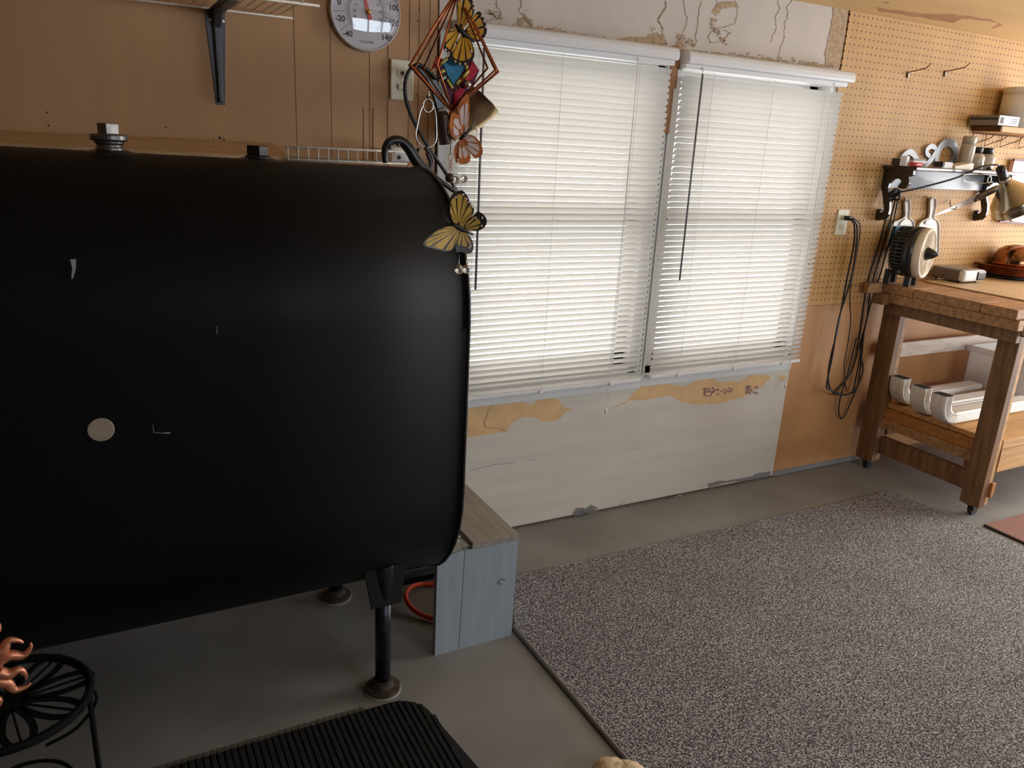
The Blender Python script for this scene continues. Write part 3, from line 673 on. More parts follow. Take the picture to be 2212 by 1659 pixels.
MB().lathe(C0+V(0, -0.0225, 0), (0, -1, 0), [(TRAD*0.945, 0), (TRAD*0.8, 0.0035), (TRAD*0.5, 0.0075), (TRAD*0.2, 0.0095), (0, 0.0098)], 48).build('lens', 'pane', th)
nd = MB().stroke([W(800, 43, -0.0225), W(797, 32, -0.0225), W(795, 25, -0.0225), W(788, -5, -0.0225), W(782, -45, -0.0225)], [0.012, 0.011, 0.012, 0.007, 0.002], (0, 0.001, 0)).build('needle', 'needle', th)
MB().lathe(W(795, 25, -0.021), (0, -1, 0), [(0.0075, 0), (0.0075, 0.002), (0.004, 0.0045), (0, 0.005)], 16).build('brass_cap', 'brass', nd)

# ------------------------------------------------------------------ outlets
def outlet(label, p, w, h):
    root = thing('wall_outlet', (p.x, 0, p.z-h/2), label, 'outlet')
    y0 = -0.005
    pl = MB().box((p.x-w/2, -0.010, p.z-h/2), (p.x+w/2, y0+0.0045, p.z+h/2)).build('cover_plate', 'ivory', root, bevel=0.003)
    for s_ in (1, -1):
        c = V(p.x, -0.010, p.z+s_*0.020)
        pts = []
        for i in range(24):
            a = 2*math.pi*i/24; x, z = 0.0172*math.cos(a), 0.0172*math.sin(a); pts.append(c+V(x, 0, max(-0.0125, min(0.0125, z))))
        MB().prism(pts, (0, -0.0012, 0)).build('receptacle', 'ivory_dark', root)
    MB().lathe(V(p.x, -0.010, p.z), (0, -1, 0), [(0.003, 0), (0.0025, 0.0012)], 10).build('screw', 'rivet', root)
    return root
p1 = (W(845, 128)+W(888, 218))/2; o1 = outlet('ivory wall outlet on brown hardboard beside the thermometer', p1, 0.075, 0.118)
MB().lathe(V(p1.x, -0.011, p1.z+0.020), (0, -1, 0), [(0.006, 0), (0.006, 0.0012)], 14).build('dark_socket', 'dark_hole', o1)
MB().box((p1.x-0.016, -0.020, p1.z-0.027), (p1.x+0.012, -0.011, p1.z-0.013)).build('plug', 'ivory', o1, bevel=0.002)
p2 = (W(1803, 453)+W(1828, 506))/2; o2 = outlet('ivory wall outlet on the pegboard with black plugs in it', p2, 0.072, 0.114)
pg = MB().box((p2.x+0.004, -0.040, p2.z+0.010), (p2.x+0.034, -0.011, p2.z+0.030)).build('power_strip_plug', 'black_plastic', bevel=0.004)
tag(pg, 'black plug pushed into the outlet on the pegboard', 'plug')

# ------------------------------------------------------------------ butterfly wind spinner hanging before the tank end
YB = -0.95
zA = zc(850, 0, 5.183); zB = zc(820, 280, 4.88)
ch = thing('butterfly_wind_spinner', W(985, 590, YB), 'hanging copper wind spinner with butterflies, coloured glass and crystal drops', 'wind spinner')
def wp_(pt, y, root, k): 
    d = math.hypot(pt[0]-root[0], pt[1]-root[1])*0.00095
    return W(pt[0], pt[1], y-k*d)
def resample(pts, n=5): return [(p.x, p.y) for p in cr([V(x, y, 0) for x, y in pts], n, True)]
def wing(par, outline, root, y, k, mb, mc, ncell, inner=0.16, outer=0.86, dots=None):
    o = resample(outline, 4)
    i0 = min(range(len(o)), key=lambda i: math.hypot(o[i][0]-root[0], o[i][1]-root[1])); o = o[i0:]+o[:i0]
    wv = [W(root[0], root[1], y)]+[wp_(q, y, root, k) for q in o]; wn = len(wv)
    MB().add(wv+[v+V(0, 0.0022, 0) for v in wv], [(0, i, i+1) for i in range(1, wn-1)]+[(0, wn-1, 1)]+[(wn, wn+i+1, wn+i) for i in range(1, wn-1)]+[(wn, wn+1, 2*wn-1)]+[(i, i+1, wn+i+1, wn+i) for i in range(1, wn-1)]+[(wn-1, 1, wn+1, 2*wn-1)]).build('wing', mb, par)
    c = MB(); m = len(o); a0 = int(m*0.06); a1 = m-a0
    for j in range(ncell):
        s0 = a0+(a1-a0)*j/ncell; s1 = a0+(a1-a0)*(j+1)/ncell; g = (s1-s0)*0.11
        seg = []
        for q in range(5):
            t = s0+g+(s1-s0-2*g)*q/4; i = int(t) % m; f_ = t-int(t); e = o[(i+1) % m]; d = o[i]
            seg.append((d[0]+(e[0]-d[0])*f_, d[1]+(e[1]-d[1])*f_))
        sc_ = lambda q, f_: (root[0]+(q[0]-root[0])*f_, root[1]+(q[1]-root[1])*f_)
        poly = [sc_(seg[0], inner), sc_(seg[0], outer*0.7)]+[sc_(q, outer) for q in seg]+[sc_(seg[-1], outer*0.7), sc_(seg[-1], inner)]
        qv = [wp_(sc_(seg[2], 0.5), y-0.0010, root, k)]+[wp_(q, y-0.0010, root, k) for q in poly]; qn = len(qv)
        c.add(qv, [(0, i, i+1) for i in range(1, qn-1)]+[(0, qn-1, 1)])
    c.build('wing_cells', mc, par)
    if dots:
        d = MB()
        for q in dots: d.ball(wp_(q, y-0.002, root, k), 0.0026, 8, 6)
        d.build('wing_spots', 'wing_pale', par)
# monarch at the top
mo = MB().tube([wp_(q, YB-0.006, (0, 0), 0) for q in zA([(690, 270), (740, 330), (800, 385), (860, 430), (905, 475)])], [0.002, 0.0045, 0.005, 0.004, 0.0025], 10).build('monarch_butterfly', 'wing_black', ch)
mo['label'] = 'amber and black butterfly at the top of the spinner'
r0 = zA([(745, 325)])[0]; r1 = zA([(790, 365)])[0]
wing(mo, zA([(735, 320), (715, 180), (712, 20), (735, -60), (810, -80), (870, -20), (905, 60), (905, 120), (880, 190), (800, 300)]), r0, YB-0.002, 0.25, 'wing_black', 'wing_amber', 5, dots=zA([(890, 40), (895, 90), (760, 0)]))
wing(mo, zA([(790, 360), (850, 270), (900, 180), (960, 125), (1010, 195), (1042, 290), (1042, 370), (1000, 435), (935, 468), (860, 420)]), r1, YB-0.003, 0.25, 'wing_black', 'wing_amber', 6, dots=zA([(985, 180), (1010, 235), (1030, 300), (965, 395), (935, 435)]))
wing(mo, zA([(740, 330), (650, 320), (595, 360), (565, 450), (560, 540), (610, 590), (650, 620), (660, 550), (720, 430)]), r0, YB-0.002, 0.25, 'wing_black', 'wing_amber', 5, dots=zA([(580, 560), (615, 595)]))
wing(mo, zA([(790, 375), (740, 420), (690, 530), (645, 620), (660, 690), (730, 728), (800, 728), (870, 695), (905, 620), (895, 520), (850, 430)]), r1, YB-0.003, 0.25, 'wing_black', 'wing_amber', 7, dots=zA([(690, 690), (740, 715), (800, 715), (870, 575)]))
# copper diamond frames turned about the vertical axis
top, bot = W(988, -22, YB), W(975, 241, YB); cen = (W(887, 137, YB)+W(1071, 157, YB))/2; hw = (W(1071, 157, YB)-W(887, 137, YB)).length/2
for i, (ang, k, kz) in enumerate(((3, 1.0, 1.0), (16, 0.98, 1.0), (48, 0.97, 0.97), (66, 0.95, 0.96), (-40, 0.80, 0.93))):
    d = V(math.cos(math.radians(ang)), -math.sin(math.radians(ang)), 0)*hw*k
    mid = cen; tp = mid+(top-mid)*kz; bt = mid+(bot-mid)*kz
    MB().tube([tp, tp+(mid+d-tp)*0.5, mid+d*0.98, mid+d, mid+d*0.98+(bt-mid)*0.02, bt+(mid+d-bt)*0.5, bt], 0.0019, 6).tube([tp, tp+(mid-d-tp)*0.5, mid-d*0.98, mid-d, mid-d*0.98+(bt-mid)*0.02, bt+(mid-d-bt)*0.5, bt], 0.0019, 6).build('copper_frame', 'copper' if i % 2 == 0 else 'dark_copper', ch)
gl = MB().prism([W(x, y, YB+0.004) for x, y in zA([(690, 560), (480, 800), (650, 1210), (900, 930), (960, 790), (890, 680)])], (0, 0.003, 0)).build('stained_glass', 'glass_purple', ch)
MB().prism([W(x, y, YB+0.001) for x, y in zA([(560, 715), (640, 645), (720, 700), (800, 745), (745, 850), (680, 955), (610, 850)])], (0, 0.003, 0)).build('blue_pane', 'glass_blue', gl)
MB().prism([W(x, y, YB+0.001) for x, y in zA([(880, 685), (950, 785), (885, 890), (815, 905), (835, 800)])], (0, 0.003, 0)).build('red_pane', 'glass_red', gl)
MB().prism([W(x, y, YB+0.001) for x, y in zA([(530, 925), (590, 930), (665, 1040), (650, 1170), (590, 1080)])], (0, 0.003, 0)).build('purple_pane', 'glass_purple', gl)
MB().prism([W(x, y, YB+0.001) for x, y in zA([(690, 1030), (760, 990), (810, 1000), (740, 1110), (665, 1200)])], (0, 0.003, 0)).build('dark_red_pane', 'glass_red', gl)
MB().prism([W(x, y, YB+0.001) for x, y in zA([(480, 640), (560, 660), (510, 760), (430, 770)])], (0, 0.003, 0)).build('dark_red_pane', 'glass_red', gl)
for a, b_, m in (((525, 720), (600, 650), 'glass_yellow'), ((530, 810), (570, 790), 'glass_yellow'), ((600, 890), (660, 990), 'glass_yellow'), ((825, 735), (805, 770), 'glass_yellow'), ((840, 790), (775, 870), 'glass_yellow'), ((520, 900), (585, 860), 'glass_green'), ((705, 940), (745, 900), 'glass_yellow')):
    q = zA([a, b_]); MB().tube([W(*q[0], YB-0.002), W(*q[1], YB-0.002)], 0.0032, 6).build('glass_rod', m, gl)
bd = MB()
for _ in range(26):
    x, y = random.choice([(460, 780), (500, 720), (730, 970), (770, 920), (520, 620), (800, 890)]); q = zA([(x+random.uniform(-45, 45), y+random.uniform(-45, 45))])[0]; bd.ball(W(*q, YB-0.002), 0.002, 7, 5)
bd.build('tiny_beads', 'copper', gl)['kind'] = 'stuff'
MB().ball(W(*zA([(828, 945)])[0], YB-0.006), 0.0075, 12, 8).build('silver_bead', 'chrome', gl)
# copper butterfly below the frame
cb = MB().tube([W(x, y, YB-0.006) for x, y in zA([(740, 1560), (790, 1520), (830, 1480), (870, 1440)])]+[W(x, y, YB-0.01) for x, y in zA([(905, 1345), (880, 1300)])], [0.003, 0.004, 0.0035, 0.0018, 0.001, 0.0008], 8).build('copper_butterfly', 'wing_black', ch)
MB().tube([W(x, y, YB-0.008) for x, y in zA([(830, 1480), (880, 1450), (920, 1440), (938, 1475)])], 0.0009, 6).build('antenna', 'wing_black', cb)
rr = zA([(780, 1520)])[0]
wing(cb, zA([(780, 1520), (840, 1430), (850, 1300), (850, 1180), (835, 1060), (770, 1100), (720, 1210), (740, 1330), (750, 1440)]), rr, YB-0.003, 0.3, 'wing_orange', 'wing_pale', 6, 0.3, 0.8)
wing(cb, zA([(780, 1520), (760, 1420), (730, 1300), (660, 1260), (632, 1350), (635, 1450), (665, 1535), (720, 1555)]), rr, YB-0.003, 0.3, 'wing_orange', 'wing_pale', 4, 0.35, 0.75)
rr = zB([(850, 115)])[0]
wing(cb, zB([(850, 110), (930, 55), (1000, 70), (1062, 140), (1088, 230), (1065, 278), (1010, 300), (965, 250), (900, 170)]), rr, YB-0.003, 0.3, 'wing_orange', 'wing_pale', 6, 0.35, 0.85)
wing(cb, zB([(850, 115), (900, 180), (955, 260), (950, 335), (890, 365), (840, 350), (828, 260), (835, 170)]), rr, YB-0.003, 0.3, 'wing_orange', 'wing_pale', 4, 0.35, 0.75)
wing(cb, zB([(845, 120), (800, 170), (785, 240), (800, 320), (818, 350), (828, 260)]), rr, YB-0.001, 0.2, 'dark_copper', 'wing_orange', 3, 0.35, 0.75)
# chain, beads and rings
hg = MB()
for a, rr_ in (((748, 290), 0.0048), ((748, 345), 0.0022), ((747, 375), 0.0022), ((747, 415), 0.0026)):
    c = W(*zB([a])[0], YB); hg.tube([c+V(rr_*math.cos(t), 0, rr_*1.5*math.sin(t)) for t in [2*math.pi*k/14 for k in range(14)]], 0.0007, 5, closed=True)
q = zA([(640, 1240), (600, 1300)])+zB([(745, 60), (748, 260)]); hg.tube([W(x, y, YB) for x, y in q], 0.0009, 5)
hg.build('chain', 'dark_copper', ch)
q = zB([(740, 510)])[0]; MB().ball(W(*q, YB), 0.0098, 12, 8).build('olive_bead', 'olive_bead', ch)
for a in ((805, 535), (890, 525)): MB().ball(W(*zB([a])[0], YB), 0.0083, 10, 7).build('crystal_bead', 'crystal', ch)
rg = MB()
for a, rr_ in (((815, 380), 0.0078), ((888, 400), 0.0088), ((815, 455), 0.0055), ((820, 605), 0.0075), ((884, 610), 0.0055), ((800, 470), 0.005)):
    c = W(*zB([a])[0], YB); rg.tube([c+V(rr_*math.cos(t), 0, rr_*math.sin(t)) for t in [2*math.pi*k/18 for k in range(18)]], 0.0005, 5, closed=True)
rg.build('wire_rings', 'chrome', ch)
# yellow butterfly at the bottom
yb = MB().tube([W(x, y, YB-0.007) for x, y in zB([(745, 985), (790, 1005), (840, 1030), (890, 1060), (985, 1102)])], [0.002, 0.0045, 0.0045, 0.004, 0.0028], 10).build('yellow_butterfly', 'wing_black', ch)
yb['label'] = 'amber yellow butterfly at the bottom of the spinner'
for pts in ([(750, 985), (700, 965), (640, 970), (600, 995)], [(745, 975), (700, 940), (675, 900), (685, 850)]): MB().tube([W(x, y, YB-0.008) for x, y in zB(pts)], 0.0008, 5).build('antenna', 'wing_black', yb)
ra, rb, rc, rd = [zB([q])[0] for q in ((830, 1010), (890, 1045), (840, 1035), (870, 1060))]
wing(yb, zB([(830, 1005), (780, 975), (742, 900), (735, 820), (748, 720), (800, 658), (870, 642), (915, 685), (955, 760), (992, 830), (985, 890), (935, 955), (885, 1020)]), ra, YB-0.003, 0.25, 'wing_black', 'wing_yellow', 8, 0.10, 0.90, dots=zB([(880, 685), (912, 730), (940, 765), (960, 795), (975, 815), (800, 712)]))
wing(yb, zB([(885, 1040), (940, 950), (1000, 900), (1040, 865), (1100, 900), (1132, 965), (1105, 1030), (1040, 1065), (960, 1062)]), rb, YB-0.004, 0.25, 'wing_black', 'wing_yellow', 5, 0.10, 0.72, dots=zB([(1010, 930), (1080, 930), (1075, 1015)]))
wing(yb, zB([(845, 1040), (740, 1018), (620, 1055), (540, 1110), (470, 1180), (463, 1215), (505, 1240), (600, 1262), (700, 1285), (770, 1262), (820, 1160)]), rc, YB-0.003, 0.25, 'wing_black', 'wing_yellow', 7, 0.10, 0.95)
wing(yb, zB([(860, 1060), (930, 1100), (972, 1160), (990, 1225), (975, 1290), (930, 1310), (860, 1290), (815, 1290), (800, 1230), (830, 1140)]), rd, YB-0.004, 0.25, 'wing_black', 'wing_yellow', 5, 0.10, 0.70, dots=zB([(950, 1195), (955, 1225), (940, 1245)]))
for a in ((835, 1480), (912, 1475)):
    c = W(*zB([a])[0], YB); dr = MB().ball(c, 0.0092, 12, 8).build('crystal_drop', 'crystal', ch)
    MB().lathe(c+V(0, 0, 0.004), (0, 0, 1), [(0.0090, 0), (0.0078, 0.004), (0.002, 0.007), (0.0006, 0.012), (0.0005, 0.03)], 10).build('drop_cap', 'chrome', dr)
# hanging cord to the ceiling
hx = top; MB().tube([hx+V(0, 0, -0.01), V(hx.x, hx.y, ceil_z(YB))], 0.0012, 6).build('hanging_cord', 'black_rubber', ch)

# ------------------------------------------------------------------ clamp lamp, cord and curved handle behind the tank
YC = -0.13
lamp = thing('clamp_lamp', W(925, 370, YC), 'bronze reflector clamp lamp with black cord beside the left window', 'clamp lamp')
ap = W(972, 296, YC); rim = W(1036, 212, YC-0.015); ax = (rim-ap); hl = ax.length
MB().lathe(ap, ax, [(0.020, 0), (0.028, hl*0.08), (0.036, hl*0.22), (0.054, hl*0.5), (0.068, hl*0.8), (0.073, hl), (0.075, hl*1.005), (0.071, hl*0.99), (0.052, hl*0.5), (0.030, hl*0.2), (0.0, hl*0.18)], 40).build('reflector_shade', 'bronze_alu', lamp)
prof = [(0.018, 0)]
sa, sb = W(963, 312, YC+0.01), W(955, 240, YC+0.01); sl = (sb-sa).length
for k in range(9): prof += [(0.021, sl*(0.02+k*0.105)), (0.019, sl*(0.08+k*0.105))]
MB().lathe(sa, sb-sa, prof+[(0.012, sl)], 20).build('socket', 'brown_rubber', lamp)
MB().tube(cr([W(x, y, YC-0.02) for x, y in zA([(330, 1180), (300, 1260), (270, 1400), (252, 1520), (290, 1600), (360, 1655), (440, 1630), (480, 1560), (482, 1400), (470, 1250), (430, 1150)])], 4), 0.0016, 6).build('clamp_wire', 'chrome', lamp)
c = W(925, 228, YC-0.02); MB().tube([c+V(0.016*math.cos(t), 0, 0.019*math.sin(t)) for t in [2*math.pi*k/20 for k in range(20)]], 0.0022, 6, closed=True).build('clamp_ring', 'chrome', lamp)
MB().tube([W(924, 214, YC-0.02), W(925, 205, YC-0.02), W(926, 196, YC-0.02)], [0.004, 0.006, 0.005], 8).build('clamp_bolt', 'chrome', lamp)
hd = MB()
for pts in ([(905, 320), (903, 335), (912, 355), (925, 364), (930, 350), (922, 330)], [(918, 318), (930, 335), (934, 352), (928, 365)]): hd.tube(cr([W(x, y, YC-0.02) for x, y in pts], 4), 0.006, 8)
hd.build('clamp_handle', 'brown_rubber', lamp)
MB().tube(cr([W(942, 170, YC), W(922, 150, YC), W(905, 140, YC), W(888, 147, YC), W(876, 175, YC), W(877, 215, YC), W(893, 260, YC), W(925, 318, YC), W(955, 362, YC), W(978, 398, YC), W(1000, 440, YC+0.05)], 5), 0.0058, 8).build('lamp_cord', 'black_rubber', lamp)
MB().stroke([W(905, 142, YC+0.01), W(930, 165, YC+0.01), W(945, 200, YC+0.01), W(952, 235, YC+0.01)], [0.02, 0.03, 0.034, 0.024], (0, 0.012, 0)).build('clamp_jaw', 'black_plastic', lamp, bevel=0.003)
YH = -0.22
hpts = [W(x, y, YH) for x, y in ((832, 352), (831, 328), (838, 310), (852, 303), (868, 306), (884, 322), (898, 345), (912, 362), (935, 380), (958, 396), (982, 414), (1000, 425))]
hp = cr(hpts, 5); ch_ = MB().tube(hp, [w*0.62 for w in lerps([0.012, 0.016, 0.020, 0.022, 0.022, 0.026, 0.028, 0.026, 0.016, 0.012, 0.010, 0.008], len(hp))], 10).build('curved_handle', 'black_plastic')
tag(ch_, 'black curved plastic handle arching over the tank end by the window', 'handle')
for px, py in ((842, 318), (860, 312)): MB().ball(W(px, py, YH-0.008), 0.006, 10, 6).build('handle_rivet', 'bracket', ch_)

# ------------------------------------------------------------------ painted step box by the tank, orange hose
sx0, sx1, sy = 0.795, 1.058, -0.625; sz = 0.335
sb_ = thing('step_box', ((sx0+sx1)/2, -0.4, 0), 'blue-grey painted wooden step box with slatted top beside the tank', 'step')
xs = W(995, 1290, sy).x
MB().prism([V(sx0, sy, 0), V(xs-0.0012+0.0, sy, 0), V(W(1005, 1175, sy).x-0.0012, sy, sz), V(sx0, sy, sz-0.004)], (0, 0.020, 0)).build('front_board', 'step_blue', sb_)
MB().prism([V(xs+0.0006, sy, 0), V(sx1-0.004, sy, 0), V(sx1, sy, sz), V(W(1005, 1175, sy).x+0.0006, sy, sz)], (0, 0.020, 0)).build('front_board', 'step_blue', sb_)
MB().box((sx0+0.002, sy+0.004, 0), (sx1-0.004, sy+0.018, sz-0.01)).build('seam_backing', 'seam', sb_)
for x in (sx1-0.022,): MB().box((x-0.012, sy+0.02, 0.0), (x+0.012, -0.03, 0.06)).build('bottom_rail', 'step_grey', sb_)
MB().box((sx0, -0.05, 0), (sx1, -0.03, sz)).build('back_board', 'step_blue', sb_)
xg = XP(1020, 1165, 0.93).x
xa = W(1023, 1160, sy-0.01).x
MB().box((xa, sy-0.004, sz), (sx1-0.002, -0.02, sz+0.022)).build('tread_board', 'step_grey', sb_, bevel=0.002)
MB().box((sx0+0.002, sy+0.0, sz), (xa-0.038, -0.02, sz+0.020)).build('tread_board', 'step_grey', sb_, bevel=0.002)
MB().box((xa-0.034, sy+0.05, sz-0.012), (xa-0.012, -0.03, sz+0.004)).build('white_strip', 'white_plastic', sb_)
for z0, z1, y1 in ((0.195, 0.27, -0.20), (0.02, 0.085, -0.20)): MB().box((sx1-0.004, sy+0.03, z0), (sx1+0.012, y1, z1)).build('side_cleat', 'step_blue', sb_, bevel=0.002)
pk_ = W(1083, 1256, sy-0.0004); MB().tube([pk_+V(0.011*math.cos(t), 0, 0.008*math.sin(t)) for t in [2*math.pi*k/16 for k in range(13)]], 0.0012, 5).build('knot', 'seam', sb_)
hose = MB().tube(cr([F(985, 1332, 0.012), F(950, 1338, 0.012), F(915, 1330, 0.012), F(888, 1312, 0.02), F(876, 1288, 0.03), F(886, 1270, 0.03), F(908, 1262, 0.012), F(940, 1262, 0.008), F(985, 1262, 0.008)], 5), 0.0080, 10).build('orange_hose', 'orange')
tag(hose, 'orange hose loop lying on the floor behind the tank leg', 'hose')
_a = F(868, 1266, 0.0); blk = MB().box((_a.x, _a.y, 0.0), (_a.x+0.13, _a.y+0.04, 0.028)).build('black_bar', 'black_metal', bevel=0.003); tag(blk, 'low black bar on the floor under the tank behind the hose', 'bar')

# ------------------------------------------------------------------ floor coverings
cp = MB(); xcl, xcr, ybk, yfr = 1.075, 3.235, -0.333, -3.6
c00, c01 = F(1115, 1247), F(1925, 1062)
c10 = F(1360, 1652); dirl = (c10-F(1110, 1358)); fl = c10+dirl*2.6
car = cp.prism([V(c00.x-0.02, c00.y, 0.0), V(c01.x, c01.y, 0.0), V(3.262, -0.96, 0), V(3.29, yfr, 0.0), V(fl.x, yfr, 0.0), V(F(1110, 1358).x, F(1110, 1358).y, 0)], (0, 0, 0.009)).build('carpet', 'carpet', bevel=0.003)
tag(car, 'grey flecked carpet covering the floor in front of the windows', 'carpet')
MB().tube([V(F(1108, 1358).x, F(1108, 1358).y, 0.006), V(fl.x-0.004, yfr, 0.006)], 0.0075, 8).build('binding', 'binding', car)
bm_ = MB().box((3.305, -1.5, 0.0), (4.15, -0.745, 0.007)).build('doormat', 'brown_mat', bevel=0.002); tag(bm_, 'brown doormat at the edge of the grey carpet near workbench', 'mat')
MB().box((3.297, -1.5, 0.0), (3.312, -0.745, 0.010)).build('mat_border', 'brown_edge', bm_, bevel=0.003)
# black ribbed mat
mx0, mx1, my1, my0 = -0.06, 0.70, -0.772, -1.30
mt = thing('ribbed_mat', ((mx0+mx1)/2, -1.0, 0), 'black ribbed mat on the floor before the tank leg', 'mat')
rc_ = 0.09; ol = [V(mx0, my0, 0), V(mx1+0.055, my0, 0)]
for k in range(9):
    a = math.pi/2*k/8; ol.append(V(mx1-rc_+rc_*math.cos(a)-0.01, my1-rc_+rc_*math.sin(a), 0))
ol.append(V(mx0, my1, 0))
MB().prism(ol, (0, 0, 0.006)).build('mat_base', 'mat_black', mt)
rw = 0.0165; nr = int((mx1-mx0)/rw)
for i in range(nr):
    x = mx0+rw*(i+0.5); dy = 0
    if x > mx1-rc_-0.01: u = min(1, (x-(mx1-rc_-0.01))/rc_); dy = rc_*(1-math.sqrt(max(0, 1-u*u)))
    y1 = my1-0.004-dy; pts = []
    for k in range(24): pts.append((my0+(y1-my0)*k/23, 0.0095+random.uniform(-0.0012, 0.0012)))
    rb_ = MB(); vs = []; fs = []
    for (yy, zz) in pts: vs += [V(x-rw*0.42, yy, 0.005), V(x-rw*0.28, yy, zz), V(x+rw*0.28, yy, zz), V(x+rw*0.42, yy, 0.005)]
    for k in range(23):
        for j in range(3): fs.append((4*k+j, 4*k+j+1, 4*k+5+j, 4*k+4+j))
    fs += [(0, 1, 2, 3), (92, 95, 94, 93)]
    rb_.add(vs, fs); rb_.build('rib', 'mat_black', mt)
tt = MB()
for i in range(35):
    x = mx0+0.02+i*0.0165
    tt.prism([V(x, my1+0.002, 0), V(x+0.0165, my1+0.002, 0), V(x+0.012, my1+0.020, 0), V(x+0.004, my1+0.020, 0)], (0, 0, 0.002))
tt.build('toothed_edge', 'mat_edge', mt)
# rough stone
st = MB(); random.seed(3)
for (dx, dy, r) in ((0, 0, 0.05), (0.035, -0.02, 0.045), (-0.04, -0.01, 0.04), (0.01, -0.05, 0.05), (-0.03, -0.05, 0.04)): st.ball((1.0+dx, -1.25+dy, 0.022), r, 18, 12, (1, 1, 0.55))
sto = st.build('rough_stone', 'coral'); tag(sto, 'rough tan stone on the floor at the carpet edge', 'stone')
d_ = sto.modifiers.new('lumps', 'DISPLACE'); tx = bpy.data.textures.new('lumps', 'CLOUDS'); tx.noise_scale = 0.012; d_.texture = tx; d_.strength = 0.012

# ------------------------------------------------------------------ iron plant stand and copper sun
PZ = 0.40; pc = V(-0.222, -0.932, PZ); PR = 0.138
ps = thing('plant_stand', (pc.x, pc.y, 0), 'black wrought iron plant stand with flower-pattern top', 'plant stand')
MB().tube([pc+V(PR*math.cos(t), PR*math.sin(t), 0) for t in [2*math.pi*k/48 for k in range(48)]], 0.0085, 8, closed=True).build('rim', 'iron', ps)
MB().lathe(pc+V(0, 0, -0.004), (0, 0, 1), [(0.022, 0), (0.022, 0.008)], 20).build('hub', 'iron', ps)
for k in range(8):
    a = 2*math.pi*k/8+0.2; u = V(math.cos(a), math.sin(a), 0); w = V(-math.sin(a), math.cos(a), 0); pts = []
    for j in range(17):
        t = math.pi*2*j/16; rr = 0.083-0.060*math.cos(t); pts.append(pc+u*rr+w*0.030*math.sin(t)*(0.5+0.5*(rr/0.14)))
    MB().stroke(pts, 0.013, (0, 0, 0.003)).build('petal', 'iron', ps)
    MB().stroke([pc+u*0.02, pc+u*PR], 0.004, (0, 0, 0.003)).build('spoke', 'iron', ps)
for k in range(3):
    a = 0.05+2*math.pi*k/3; u = V(math.cos(a), math.sin(a), 0)
    MB().tube([pc+u*(PR-0.005), pc+u*(PR-0.004)-V(0, 0, PZ*0.6), pc+u*(PR+0.012)-V(0, 0, PZ-0.006)], 0.0055, 8).build('leg', 'iron', ps)
    MB().tube(cr([pc+u*PR-V(0, 0, 0.01), pc+u*(PR+0.006)-V(0, 0, 0.05), pc+u*PR*0.75-V(0, 0, 0.10), pc+u*PR*0.35-V(0, 0, 0.12)], 5), 0.0035, 6).build('scroll_brace', 'iron', ps)
MB().tube([pc+V(0.09*math.cos(t), 0.09*math.sin(t), -0.22) for t in [2*math.pi*k/32 for k in range(32)]], 0.004, 6, closed=True).build('lower_ring', 'iron', ps)
for k in range(3):
    a = 0.05+2*math.pi*k/3; u = V(math.cos(a), math.sin(a), 0)
    MB().tube([pc+u*0.09-V(0, 0, 0.22), pc+u*PR-V(0, 0, 0.24)], 0.0035, 6).build('ring_strut', 'iron', ps)
sc0 = W(-80, 1452, -1.02)
sn = thing('copper_sun', (sc0.x, sc0.y, PZ), 'copper sun ornament with wavy rays standing on the black iron stand', 'ornament')
M['sun_copper'] = mat('sun_copper', S(224, 150, 116), 0.42, metal=0.7, var=0.15, vscale=40)
MB().lathe(sc0+V(0, 0.006, 0), (0, -1, 0), [(0.058, 0), (0.058, 0.006), (0.050, 0.014), (0.02, 0.020), (0, 0.021)], 40).build('sun_disc', 'sun_copper', sn)
for k in range(16):
    a = 2*math.pi*k/16+0.12; u = V(math.cos(a), 0, math.sin(a)); w = V(-math.sin(a), 0, math.cos(a)); s_ = 1 if k % 2 == 0 else -1
    L_ = 0.056 if k % 2 == 0 else 0.046
    pts = cr([sc0+u*0.052, sc0+u*(0.052+L_*0.35)+w*0.006*s_, sc0+u*(0.052+L_*0.7)-w*0.003*s_, sc0+u*(0.052+L_*0.95)+w*0.008*s_, sc0+u*(0.052+L_)+w*0.018*s_], 4)
    MB().tube(pts, lerps([0.011, 0.0105, 0.007, 0.004, 0.0015], len(pts)), 8).build('ray', 'sun_copper', sn)
MB().tube([sc0+V(0, 0.01, 0), V(sc0.x, sc0.y+0.05, PZ+0.006)], 0.004, 8).build('back_prop', 'iron', sn)

# ------------------------------------------------------------------ workbench
random.seed(11)
BX, BXR = 3.27, 5.15
wbn = thing('workbench', (4.2, -0.36, 0), 'worn brown wooden workbench against the pegboard wall', 'workbench')
ys = [-0.058, -0.215, -0.375, -0.535, -0.690]
MB().box((3.172, -0.056, 0.895), (BXR, -0.032, 0.941)).build('top_plank', 'bench_mid', wbn, bevel=0.003)
for i in range(4):
    MB().box((BX+random.uniform(-0.004, 0.004), ys[i+1]+0.0015, 0.900), (BXR, ys[i]-0.0015, 0.941+random.uniform(-0.001, 0.001))).build('top_plank', 'bench_mid', wbn, bevel=0.003)
MB().box((BX+0.004, -0.70, 0.855), (BX+0.044, -0.10, 0.899)).build('end_rail', 'bench_mid', wbn, bevel=0.003)
MB().box((BX+0.030, -0.69, 0.800), (BX+0.060, -0.06, 0.854)).build('end_rail', 'bench_dark', wbn, bevel=0.003)
MB().box((3.235, -0.10, 0.845), (3.30, -0.036, 0.896)).build('corner_block', 'bench_dark', wbn, bevel=0.002)
MB().box((BX+0.05, -0.70, 0.83), (BXR, -0.672, 0.899)).build('front_apron', 'bench_mid', wbn, bevel=0.002)
